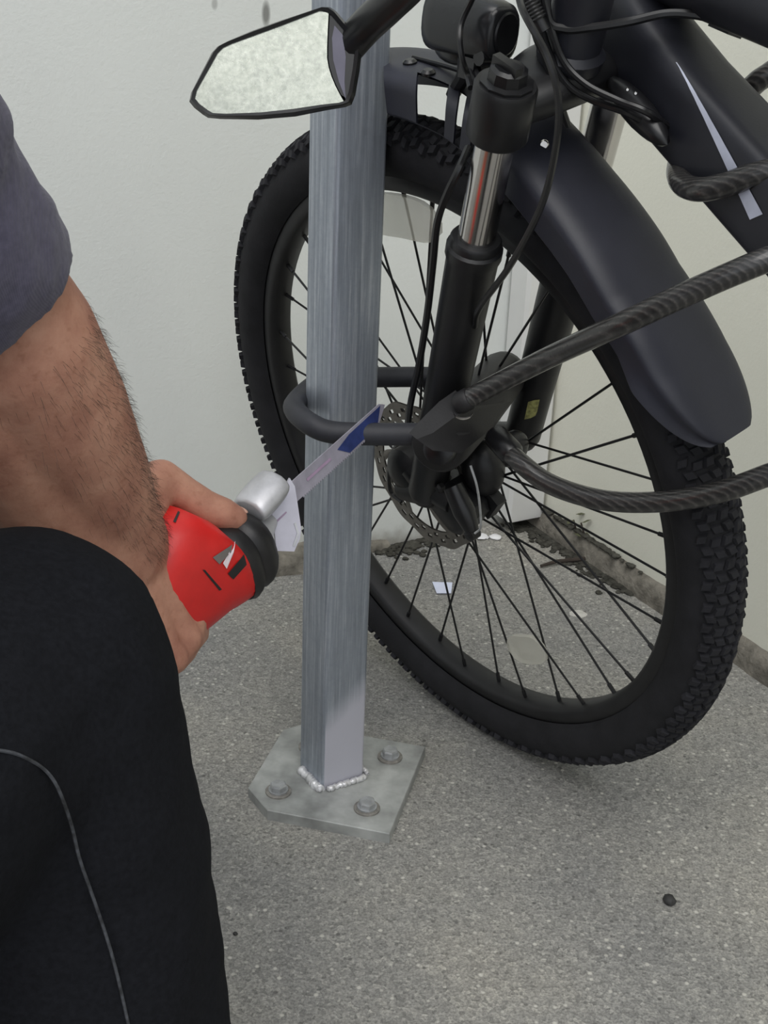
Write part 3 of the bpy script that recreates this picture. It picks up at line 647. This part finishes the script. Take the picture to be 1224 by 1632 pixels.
mb = MB(); e0 = at(700, 716, 1.118); mb.lathe(e0, (CO - e0).normalized() + V((-.3, 0, -.1)), [(.0135, -.01), (.0135, .003), (.011, .0045)], 20); part('key_cap', mb, M['plastic'], lbod)
# folded cover wrapped over the body
g0 = [at(652, 690, 1.105), at(668, 672, 1.105), at(700, 640, 1.115), at(726, 622, 1.12)]
g1 = [at(664, 700, 1.095), at(690, 690, 1.098), at(720, 668, 1.10), at(752, 648, 1.11)]
g2 = [at(690, 718, 1.10), at(735, 722, 1.112), at(775, 690, 1.15), at(815, 640, 1.20)]
mb = MB(); mb.grid([g0, g1, g2]); n_ = (CO - g1[1]).normalized() * -.006; mb.grid([[p + n_ for p in r_] for r_ in (g0, g1, g2)])
for a, b in ((g0, [p + n_ for p in g0]), (g2, [p + n_ for p in g2]), ([r_[0] for r_ in (g0, g1, g2)], [r_[0] + n_ for r_ in (g0, g1, g2)]), ([r_[-1] for r_ in (g0, g1, g2)], [r_[-1] + n_ for r_ in (g0, g1, g2)])): mb.grid([a, b])
part('lock_cover', mb, M['lockbody'], lbod, 'grey-black folded rubber cover', ang=25)

# ------------------------------------------------------------------ cable lock
cpts = [at(738, 640, 1.105), at(780, 618, 1.09), at(880, 567, 1.02), at(1000, 512, .925), at(1110, 461, .885), at(1224, 413, .86), at(1330, 375, .87), at(1400, 330, .86),
        at(1340, 268, .86), at(1224, 274, .88), at(1155, 295, .90), at(1114, 302, .915), at(1087, 292, .94), at(1081, 266, .975), at(1096, 236, 1.005), at(1150, 180, 1.01), at(1196, 140, 1.00), at(1224, 119, .99), at(1330, 60, .97),
        at(1480, 150, .93), at(1520, 480, .92), at(1400, 690, .93), at(1224, 757, .97), at(1140, 786, 1.00), at(1050, 800, 1.04), at(960, 797, 1.07), at(880, 773, 1.095), at(830, 738, 1.11), at(800, 706, 1.13)]
cr = thing('security_cable', cpts[0], 'black braided cable under clear vinyl, running from the lock around the down tube', 'cable')
mb = MB(); sp_ = spline(cpts, 10); mb.tube(sp_, .0086, 16); part('cable', mb, M['cable'], cr)
mb = MB(); d = (cpts[1] - cpts[0]).normalized(); mb.lathe(cpts[0] - d * .006, d, [(.0085, 0), (.0098, .003), (.0098, .012), (.0085, .014)], 18); part('ferrule', mb, M['lockbody'], cr)
mb = MB(); q = at(738, 656, 1.095); mb.grid([[q + (RT * math.cos(x) + UP * math.sin(x) * .7) * .0085 + FW * .001 * math.cos(y) + UP * .001 * math.sin(y) for y in (0, 1.57, 3.14, 4.71)] for x in [math.pi + math.pi * i / 12 for i in range(13)]], False, True); part('ring', mb, M['chrome'], cr, 'bright half ring')
mb = MB(); d = (cpts[-1] - cpts[-2]).normalized(); mb.lathe(cpts[-1] - d * .02, d, [(.0085, 0), (.011, .004), (.011, .03), (.008, .034)], 18); part('ferrule', mb, M['plastic'], cr)

# ------------------------------------------------------------------ reciprocating saw
S0, S1 = at(455, 795, 1.093), at(609, 657, 1.172); SD = (S1 - S0).normalized(); SL = (S1 - S0).length
SU = (V((0, 0, 1)) - SD * SD.z).normalized(); SS = SD.cross(SU)                    # up and right-hand side of the tool
def SQ(s, u=0, r=0): return S0 - SD * s + SU * u + SS * r
saw = thing('reciprocating_saw', SQ(.08, -.04), 'red and black cordless saw in the man\'s hand, its blade on the lock shackle', 'saw')
mb = MB(); bu = (UP - SD * UP.dot(SD)).normalized(); bh = .0085
tip = [S0 - bu * bh - SD * .03, S0 + bu * bh - SD * .03, S1 + bu * bh, S1 + bu * bh * .5 + SD * .006, S1 - bu * bh - SD * .014]
bnorm = SD.cross(bu)
mb.prism(tip[:4] + [tip[4]], bnorm * .0012)
nt_ = 40
for i in range(nt_):
    a = S0 + SD * (SL * (.12 + .78 * i / nt_)) - bu * bh; mb.prism([a, a + SD * .0022, a + SD * .0004 - bu * .0016], bnorm * .0012)
bl = part('blade', mb, M['blade'], saw, 'pale steel saw blade', ang=20)
sg = 1 if bnorm.dot(CO - S0) > 0 else -1; off = bnorm * (.0015 if sg > 0 else -.0003)
mb = MB(); mb.prism([S0 + SD * SL * .60 - bu * bh * .9 + off, S0 + SD * SL * .52 + bu * bh * .3 + off, S0 + SD * SL * .66 + bu * bh * .72 + off, S1 + bu * bh * .8 + off, S1 - bu * bh * .8 - SD * .014 + off, S0 + SD * SL * .8 - bu * bh * .8 + off], bnorm * .0002 * sg); part('blue_paint', mb, M['blue'], bl, 'blue painted end of the blade')
mb = MB(); mb.prism([S0 + SD * SL * .2 - bu * bh * .1 + off, S0 + SD * SL * .44 - bu * bh * .1 + off, S0 + SD * SL * .44 + bu * bh * .2 + off, S0 + SD * SL * .2 + bu * bh * .2 + off], bnorm * .0002 * sg); part('printed_mark', mb, M['magenta'], bl)
def loft(mb, secs, n=28, e=.78):
    rows = []
    for s, u, a, b in secs:
        row = []
        for j in range(n):
            t = 2 * math.pi * j / n; x, y = math.cos(t), math.sin(t)
            row.append(SQ(s, u + b * abs(y) ** e * (1 if y >= 0 else -1), a * abs(x) ** e * (1 if x >= 0 else -1)))
        rows.append(row)
    mb.rings(rows); return mb
mb = loft(MB(), [(.077, -.009, .031, .031), (.082, -.006, .0335, .0345), (.092, .005, .035, .0445), (.106, .015, .0345, .0525), (.13, .016, .033, .0525), (.17, .008, .030, .043), (.21, -.004, .029, .037), (.235, -.010, .031, .038), (.245, -.010, .027, .034)])
body = part('body', mb, M['red'], saw, 'red plastic housing', ang=50); bvs = mb.bvh()
mb = loft(MB(), [(.042, -.008, .020, .022), (.046, -.009, .027, .029), (.052, -.009, .031, .033), (.058, -.009, .0330, .0350), (.063, -.009, .0330, .0350), (.067, -.009, .0310, .0330), (.071, -.009, .0330, .0350), (.078, -.008, .0350, .0365), (.083, -.007, .0335, .035)])
part('collar', mb, M['grip'], saw, 'black rubber nose collar', ang=50)
mb = loft(MB(), [(.245, -.010, .028, .033), (.25, -.010, .033, .038), (.30, -.010, .033, .038), (.305, -.010, .028, .033)], e=.5); part('battery', mb, M['grip'], saw, 'black battery pack')
# shoe : rounded cast hood and a flat plate beside the blade
mb = MB(); rows = []
for i in range(13):
    t = math.pi * i / 12; row = []
    for j in range(20):
        a = 2 * math.pi * j / 20; rg = .0011 * math.sin(9 * a) * math.sin(t)
        row.append(SQ(.024 - .018 * math.cos(t), .0205 + .003 * math.cos(t) + (.0115 + rg) * (.72 + .28 * math.sin(t) ** .5) * math.sin(a), (.0185 + rg) * (.72 + .28 * math.sin(t) ** .5) * math.cos(a)))
    rows.append(row)
mb.rings(rows); mb.tube([SQ(.022, -.004), SQ(.035, -.007), SQ(.05, -.008)], [.008, .013, .018], 18)
part('shoe_hood', mb, M['alum'], saw, 'rounded bare metal hood', ang=60)
sp0 = at(450, 830, 1.085)
shp = [(462, 762), (470, 775), (474, 800), (480, 842), (478, 858), (469, 879), (441, 878), (438, 850), (428, 815), (444, 800)]
pn = ((CO - sp0).normalized() + SS * .5).normalized()
mb = MB(); mb.prism([on_plane(*p, sp0, pn) for p in shp], -pn * .004); sh = part('shoe_plate', mb, M['shoe'], saw, 'flat pale metal shoe', ang=20)
mb = MB(); mb.prism([on_plane(*p, sp0, pn) + pn * .001 for p in ((471, 832), (477, 850), (470, 870), (466, 870), (473, 850), (468, 834))], -pn * .002); part('shoe_rim', mb, M['alum'], sh)
mb = MB(); mb.prism([on_plane(*p, sp0, pn) + pn * .0004 for p in ((441, 829), (456, 815), (457, 817), (442, 832))], -pn * .0003); part('printed_mark', mb, M['magenta'], sh)
def quad(a, b, c_, d_, k_=4): 
    L = lambda p, q, t: (p[0] + (q[0] - p[0]) * t, p[1] + (q[1] - p[1]) * t)
    return [[L(L(a, b, i / k_), L(d_, c_, i / k_), j / 2) for j in range(3)] for i in range(k_ + 1)]
decal(bvs, quad((338, 888), (369, 868), (367, 880), (349, 899)), M['grey'], body, 'logo', 'grey and white slanted logo', .0008)
decal(bvs, quad((374, 862), (371, 880), (360, 906), (354, 897)), M['white'], body, 'logo', None, .001)
decal(bvs, quad((362, 914), (396, 874), (399, 892), (371, 923)), M['grip'], body, 'vent_slot', 'dark slanted vent slot', .0008)
decal(bvs, quad((322, 908), (326, 908), (353, 939), (349, 941)), M['grip'], body, 'seam_line', None, .0006)
decal(bvs, quad((276, 832), (284, 815), (287, 817), (280, 834)), M['grip'], body, 'seam_line', None, .0006)

# ------------------------------------------------------------------ person
man = thing('person', V((-.40, .55, 0)), 'squatting man in a purple-grey shirt and black trousers holding a red saw', 'person')
rsh = V((-.262, .55, .835)); elb = at(-25, 455, .755); wri = at(200, 868, .955)
hipc = V((-.52, .36, .36)); rhip = V((-.445, .31, .395)); lhip = V((-.60, .41, .36))
shc = V((-.415, .645, .84)); lsh = V((-.565, .74, .83)); neck = V((-.40, .68, .92)); head = V((-.355, .755, 1.04))
rk = at(22, 1088, .72); rank = V((-.150, .575, .09)); lk_ = V((-.50, .78, .42)); lank = V((-.56, .62, .09))
def remesh(o, vox, it=4, f=.5):
    m = o.modifiers.new('remesh', 'REMESH'); m.mode = 'VOXEL'; m.voxel_size = vox; m.use_smooth_shade = True
    s = o.modifiers.new('smooth', 'SMOOTH'); s.iterations = it; s.factor = f
fw2 = V((.5, .866, 0)); rt2 = V((.866, -.5, 0))
mb = MB()
mb.limb([hipc + V((0, 0, .02)), hipc.lerp(shc, .35), hipc.lerp(shc, .75), shc + V((0, 0, -.02))], [.125, .118, .125, .085])
mb.limb([rsh, shc, lsh], [.055, .075, .055]); mb.limb([shc, neck, head + V((0, 0, -.05))], [.07, .055, .05])
mb.ellipsoid(head, fw2 * .092, rt2 * .074, V((0, 0, .115)), 20, 13)
mb.limb([head + fw2 * .075 + V((0, 0, .005)), head + fw2 * .104 + V((0, 0, -.03))], [.008, .014]); mb.limb([head + fw2 * .06 + V((0, 0, -.085)), head + fw2 * .078 + V((0, 0, -.09))], [.03, .022])
for s in (1, -1):
    mb.ellipsoid(head + rt2 * (.076 * s) - fw2 * .005, fw2 * .016, rt2 * .008, V((0, 0, .03)))
    mb.limb([head + fw2 * .088 + rt2 * (.008 * s) + V((0, 0, -.062)), head + fw2 * .078 + rt2 * (.024 * s) + V((0, 0, -.06))], [.007, .005])
    mb.limb([head + fw2 * .084 + rt2 * (.014 * s) + V((0, 0, .03)), head + fw2 * .072 + rt2 * (.045 * s) + V((0, 0, .028))], [.009, .008])
e1 = at(20, 512, .795)
ARM = [(0, .044), (.18, .0505), (.42, .0490), (.7, .0420), (.88, .0350), (1.0, .0325)]
mb.limb([rsh, rsh.lerp(elb, .5)] + [elb.lerp(wri, t) for t, _ in ARM], [.048, .041] + [r for _, r in ARM], 20)
mb.limb([at(-62, 515, .77), at(-5, 640, .82), at(52, 748, .87), at(120, 835, .91), at(190, 890, .945)], [.044, .047, .0455, .038, .029], 18)
# right hand : metacarpals, fingers curled under the tool, thumb laid along its top
fing = [((276, 932, .995), (305, 992, 1.008), (314, 996, 1.05), (300, 966, 1.075), .0118),
        ((262, 958, .98), (296, 1020, .992), (312, 1008, 1.035), (296, 978, 1.055), .0122),
        ((240, 985, .965), (276, 1050, .975), (294, 1036, 1.015), (280, 1006, 1.035), .0115),
        ((216, 1008, .95), (254, 1068, .958), (272, 1056, .99), (262, 1032, 1.01), .0102)]
wr = [(219, 866, .968), (206, 882, .958), (190, 896, .948), (175, 908, .94)]
for (a, b, c, d, r), w0 in zip(fing, wr):
    A, B, C, D, W0 = at(*a), at(*b), at(*c), at(*d), at(*w0)
    mb.limb([W0, W0.lerp(A, .5), A], [.019, .018, r * 1.28]); mb.limb([A, A.lerp(B, .5), B], [r * 1.25, r * 1.02, r * 1.08]); mb.limb([B, C], [r * 1.05, r * .92]); mb.limb([C, D], [r * .92, r * .75])
for i in range(3):
    a, b = fing[i][0], fing[i + 1][0]; mb.limb([at(*wr[i]).lerp(at(*a), .6), at(*wr[i + 1]).lerp(at(*b), .6)], [.017, .017])
tc, tm, ti, tt = at(205, 800, .985), at(256, 764, 1.012), at(334, 812, 1.032), at(373, 826, 1.040)
mb.limb([at(192, 850, .96), tc, tm], [.024, .0215, .0165]); mb.limb([tm, tm.lerp(ti, .5), ti], [.0165, .0142, .0138]); mb.limb([ti, ti.lerp(tt, .6), tt], [.0142, .0138, .0115])
mb.limb([tm, at(228, 850, .985)], [.013, .016])
# left arm resting on the left knee
lel = V((-.66, .93, .58)); lwr = V((-.50, .86, .53))
mb.limb([lsh, lsh.lerp(lel, .5), lel, lel.lerp(lwr, .4), lwr], [.05, .044, .042, .04, .027])
hd = (V((-.45, .86, .50)) - lwr).normalized(); hs = hd.cross(V((0, 0, 1))).normalized()
for i in range(4):
    o_ = hs * (.02 * (i - 1.5)); A = lwr + hd * .085 + o_ * 1.2; mb.limb([lwr + o_ * .7, A], [.017, .0125]); B = A + hd * .035 + V((0, 0, -.02)); mb.limb([A, B, B + V((0, 0, -.035))], [.0115, .0105, .008])
mb.limb([lwr + hs * .02, lwr + hs * .05 + hd * .04, lwr + hs * .055 + hd * .085], [.016, .013, .009])
for hp, kn, an in ((rhip, rk, rank), (lhip, lk_, lank)):
    mb.limb([hp, hp.lerp(kn, .5), kn], [.088, .074, .058]); mb.limb([kn, kn.lerp(an, .3), kn.lerp(an, .7), an], [.055, .054, .043, .036])
    mb.limb([an, an + fw2 * .05 + V((0, 0, -.04)), an + fw2 * .14 + V((0, 0, -.055))], [.036, .036, .026])
bodyo = part('body', mb, M['skin'], man, 'tanned hairy skin'); remesh(bodyo, .0032, 5)
# thumb nail
mb = MB(); nd = (tt - ti).normalized(); nu = V((0, 0, 1)) - nd * nd.z; nu.normalize(); mb.ellipsoid(tt + nu * .0088 + nd * .001 + FW * .004, nd * .0068, nd.cross(nu) * .0055, nu * .0014); part('thumb_nail', mb, simple('nail', rgb(206, 160, 140), .4), man)
# shirt
mb = MB()
cf = at(-32, 462, .76)
mb.limb([hipc + V((.0, 0, .04)), hipc.lerp(shc, .35), hipc.lerp(shc, .75), shc + V((0, 0, -.025))], [.142, .137, .142, .098], 20)
mb.limb([rsh + V((0, 0, 0)), shc, lsh], [.072, .088, .072], 18)
s1, s2, s3 = at(-284, 140, .62), at(-178, 290, .675), at(-92, 390, .725)
mb.tube([rsh, rsh.lerp(s1, .5), s1, s2, s3, cf], [.078, .079, .076, .0705, .0625, .0585], 24)
mb.tube([lsh, lsh.lerp(lel, .5), lsh.lerp(lel, .8)], [.07, .062, .06], 20)
shirt = part('shirt', mb, M['shirt'], man, 'purple-grey knitted shirt', ang=80); remesh(shirt, .0042, 4)
tx = bpy.data.textures.new('folds', 'CLOUDS'); tx.noise_scale = .07; tx.noise_depth = 2
dm = shirt.modifiers.new('folds', 'DISPLACE'); dm.texture = tx; dm.strength = .022; dm.mid_level = .5; dm.texture_coords = 'LOCAL'
# trousers
mb = MB()
mb.limb([hipc + V((0, 0, .06)), hipc + V((0, 0, -.02))], [.150, .155], 22); mb.limb([rhip, lhip], [.125, .125], 20)
for hp, kn, an in ((rhip, rk, rank), (lhip, lk_, lank)):
    mb.limb([hp, hp.lerp(kn, .4), hp.lerp(kn, .8), kn], [.126, .122, .107, .0885], 24)
    mb.limb([kn, kn.lerp(an, .25), kn.lerp(an, .55), kn.lerp(an, .92)], [.088, .090, .090, .084], 24)
tr = part('trousers', mb, M['pants'], man, 'black cotton trousers', ang=80); remesh(tr, .007, 6)
dm = tr.modifiers.new('folds', 'DISPLACE'); dm.texture = tx; dm.strength = .012; dm.mid_level = .5; dm.texture_coords = 'LOCAL'
bvp = mb.bvh(); sm = []
for px, py in spline([V((-20, 1196, 0)), V((30, 1206, 0)), V((75, 1238, 0)), V((105, 1310, 0)), V((140, 1415, 0)), V((175, 1520, 0)), V((205, 1650, 0))], 8) and [(p.x, p.y) for p in spline([V((-20, 1196, 0)), V((30, 1206, 0)), V((75, 1238, 0)), V((105, 1310, 0)), V((140, 1415, 0)), V((175, 1520, 0)), V((205, 1650, 0))], 8)]:
    p = hit(bvp, px, py, .0035)
    if p: sm.append(p)
for _ in range(6): sm = [sm[0]] + [(a_ + b_ * 2 + c_) / 4 for a_, b_, c_ in zip(sm, sm[1:], sm[2:])] + [sm[-1]]
mb = MB(); mb.tube(sm, .0009, 6); part('seam', mb, M['seam'], tr, 'worn pale side seam')
for an in (rank, lank):
    b = V((an.x, an.y, 0)); rows = []
    for t, w, h in ((-.075, .028, .055), (-.06, .036, .08), (0, .04, .085), (.07, .045, .065), (.12, .048, .05), (.155, .038, .04), (.17, .02, .03)):
        rows.append([b + fw2 * t + rt2 * (w * math.cos(a)) + V((0, 0, .022 + h * .5 + h * .5 * math.sin(a))) for a in [2 * math.pi * j / 16 for j in range(16)]])
    mb = MB(); mb.rings(rows); so_ = part('shoe', mb, M['shoeu'], man, 'dark shoe')
    mb = MB(); ol = [(-.08, .02), (-.06, .038), (.05, .044), (.11, .052), (.16, .04), (.178, .015)]
    pl_ = [b + fw2 * t + rt2 * w for t, w in ol] + [b + fw2 * t - rt2 * w for t, w in reversed(ol)]; mb.prism([p + V((0, 0, .0)) for p in pl_], (0, 0, .026)); part('sole', mb, M['sole'], so_)
# hair on head, eyes
mb = MB(); mb.ellipsoid(head - fw2 * .012 + V((0, 0, .028)), fw2 * .092, rt2 * .08, V((0, 0, .1)), 20, 12); part('hair', mb, M['hair'], man, 'short dark hair')
for s in (1, -1):
    mb = MB(); mb.ellipsoid(head + fw2 * .082 + rt2 * (.03 * s) + V((0, 0, .008)), fw2 * .01, rt2 * .012, V((0, 0, .008))); part('eye', mb, M['white'], man)
# fine hair along the forearm
mb = MB(); rnd = random.Random(3); fd = (wri - elb).normalized()
fl_ = (CO - elb); e_r = (RT - fd * RT.dot(fd)).normalized(); e_c = fd.cross(e_r)
if e_c.dot(CO - elb) < 0: e_c = -e_c
for i in range(1100):
    t = rnd.uniform(.14, 1.0); a = rnd.gauss(.25, .75) if i % 3 else rnd.gauss(0, .28); c0 = elb.lerp(wri, t)
    r_ = next(r0 + (r1 - r0) * (t - t0) / (t1 - t0) for (t0, r0), (t1, r1) in zip(ARM, ARM[1:]) if t <= t1)
    n_ = e_r * math.cos(a) + e_c * math.sin(a); p0 = c0 + n_ * (r_ - .0010); ln = rnd.uniform(.005, .012)
    d_ = (n_ * rnd.uniform(.12, .55) + fd * rnd.uniform(.5, 1.0) + e_c * rnd.uniform(-.4, .4)).normalized()
    p1 = p0 + d_ * ln * .5 + n_ * .001; p2 = p0 + d_ * ln
    mb.tube([p0, p1, p2], [.00009, .00007, .00003], 3)
part('arm_hair', mb, M['hair'], man, 'fine dark hairs on the forearm', 'stuff')

# ------------------------------------------------------------------ litter
def lump(mb, c, r, seed, flat=.5):
    rows = []; rnd = random.Random(seed)
    for i in range(6):
        t = -1.35 + 2.7 * i / 5; rows.append([V(c) + V((math.cos(t) * math.cos(a) * r * rnd.uniform(.75, 1.25), math.cos(t) * math.sin(a) * r * rnd.uniform(.75, 1.25), math.sin(t) * r * flat)) for a in [2 * math.pi * j / 9 for j in range(9)]])
    return mb.rings(rows)
def litter(name, spots, label, seed):
    mb = MB(); rnd = random.Random(seed); c0 = floor_at(*spots[0][:2])
    for px, py, sp, n in spots:
        c = floor_at(px, py)
        for i in range(n * 7):
            r_ = rnd.uniform(.002, .0065); p = c + V((rnd.gauss(0, sp), rnd.gauss(0, sp), r_ * .3)); h_ = .03 if rnd.random() < .12 else 0; 
            if (p - KP).dot(NL) < .012: p += NL * (.012 - (p - KP).dot(NL))
            if (p - KP).dot(NR) < .016: p += NR * (.016 - (p - KP).dot(NR)) if not h_ else V((0, 0, .034)) - NR * ((p - KP).dot(NR) - .006)
            lump(mb, p, r_, rnd.random(), .45)
    return single(name, mb, M['dirt'], c0, label, 'dirt', None, 'stuff', 60)
litter('leaf_litter', [(858, 832, .022, 34), (885, 858, .018, 16), (835, 838, .015, 10)], 'dark damp leaf litter in the wall corner under the downpipe', 4)
litter('leaf_litter', [(930, 885, .018, 26), (965, 905, .018, 30), (1000, 930, .015, 18), (905, 868, .012, 8)], 'dark leaf litter along the foot of the right wall, behind the spokes', 5)
litter('leaf_litter', [(640, 868, .022, 22), (668, 856, .016, 10), (470, 895, .02, 14)], 'dark leaf litter along the foot of the left wall, beside the post', 6)
wdp = floor_at(945, 885); wt = thing('weed', wdp, 'small dull green weed growing at the foot of the right wall', 'plant')
rnd = random.Random(9)
for i in range(14):
    b = wdp + V((rnd.gauss(0, .014), rnd.gauss(0, .014), 0)); tp = b + V((rnd.uniform(-.02, .02), rnd.uniform(-.02, .01), rnd.uniform(.03, .065)))
    mb = MB(); mb.tube([b, b.lerp(tp, .5) + V((0, 0, .004)), tp], .0013, 5); st_ = part('stem', mb, M['twig'], wt)
    for j in range(2):
        lp = b.lerp(tp, .6 + .4 * j); dx = V((rnd.uniform(-1, 1), rnd.uniform(-1, 1), rnd.uniform(-.2, .4))).normalized(); sd_ = dx.cross(V((0, 0, 1))).normalized()
        mb = MB(); mb.grid([[lp, lp], [lp + dx * .008 + sd_ * .006, lp + dx * .008 - sd_ * .006], [lp + dx * .017, lp + dx * .017]]); part('leaf', mb, M['leaf'], st_)
a, b = floor_at(862, 902, .004), floor_at(945, 889, .004); mb = MB(); mb.tube([a, a.lerp(b, .3) + V((0, .003, .002)), a.lerp(b, .65) + V((0, -.003, .003)), b], [.0022, .003, .003, .004], 8); single('twig', mb, M['twig'], a, 'short dark twig lying by the weed at the right wall', 'twig')
ps = [floor_at(*p, .0015) for p in ((689, 928), (721, 929), (719, 946), (696, 946))]; mb = MB(); mb.prism(ps, (0, 0, .0008)); single('paper_scrap', mb, M['paper'], ps[0], 'pale bluish scrap of paper on the concrete behind the spokes', 'paper')
mb = MB(); lump(mb, floor_at(882, 843, .006), .013, 5, .5); single('paint_flake', mb, M['chip'], floor_at(882, 843), 'white flake of paint in the corner litter', 'flake')
mb = MB(); lump(mb, floor_at(790, 856, .002), .010, 6, .25); lump(mb, floor_at(768, 855, .002), .011, 7, .25); single('plaster_crumbs', mb, M['chip'], floor_at(785, 856), 'bright crumbs of plaster by the left wall behind the hub', 'crumbs', None, 'stuff')
mb = MB(); lump(mb, floor_at(1066, 1434, .003), .0065, 8, .7); single('pebble', mb, M['stone'], floor_at(1066, 1434), 'black pebble alone on the concrete at right', 'pebble')
mb = MB(); lump(mb, floor_at(375, 1488, .001), .0022, 9, .8); single('pebble', mb, M['stone'], floor_at(375, 1488), 'tiny dark pebble on the concrete beside the trouser leg', 'pebble')
mb = MB(); lump(mb, floor_at(921, 978, .0003), .012, 10, .05); single('cement_smear', mb, M['patch'], floor_at(921, 978), 'pale cement smear on the concrete behind the spokes', 'stain')
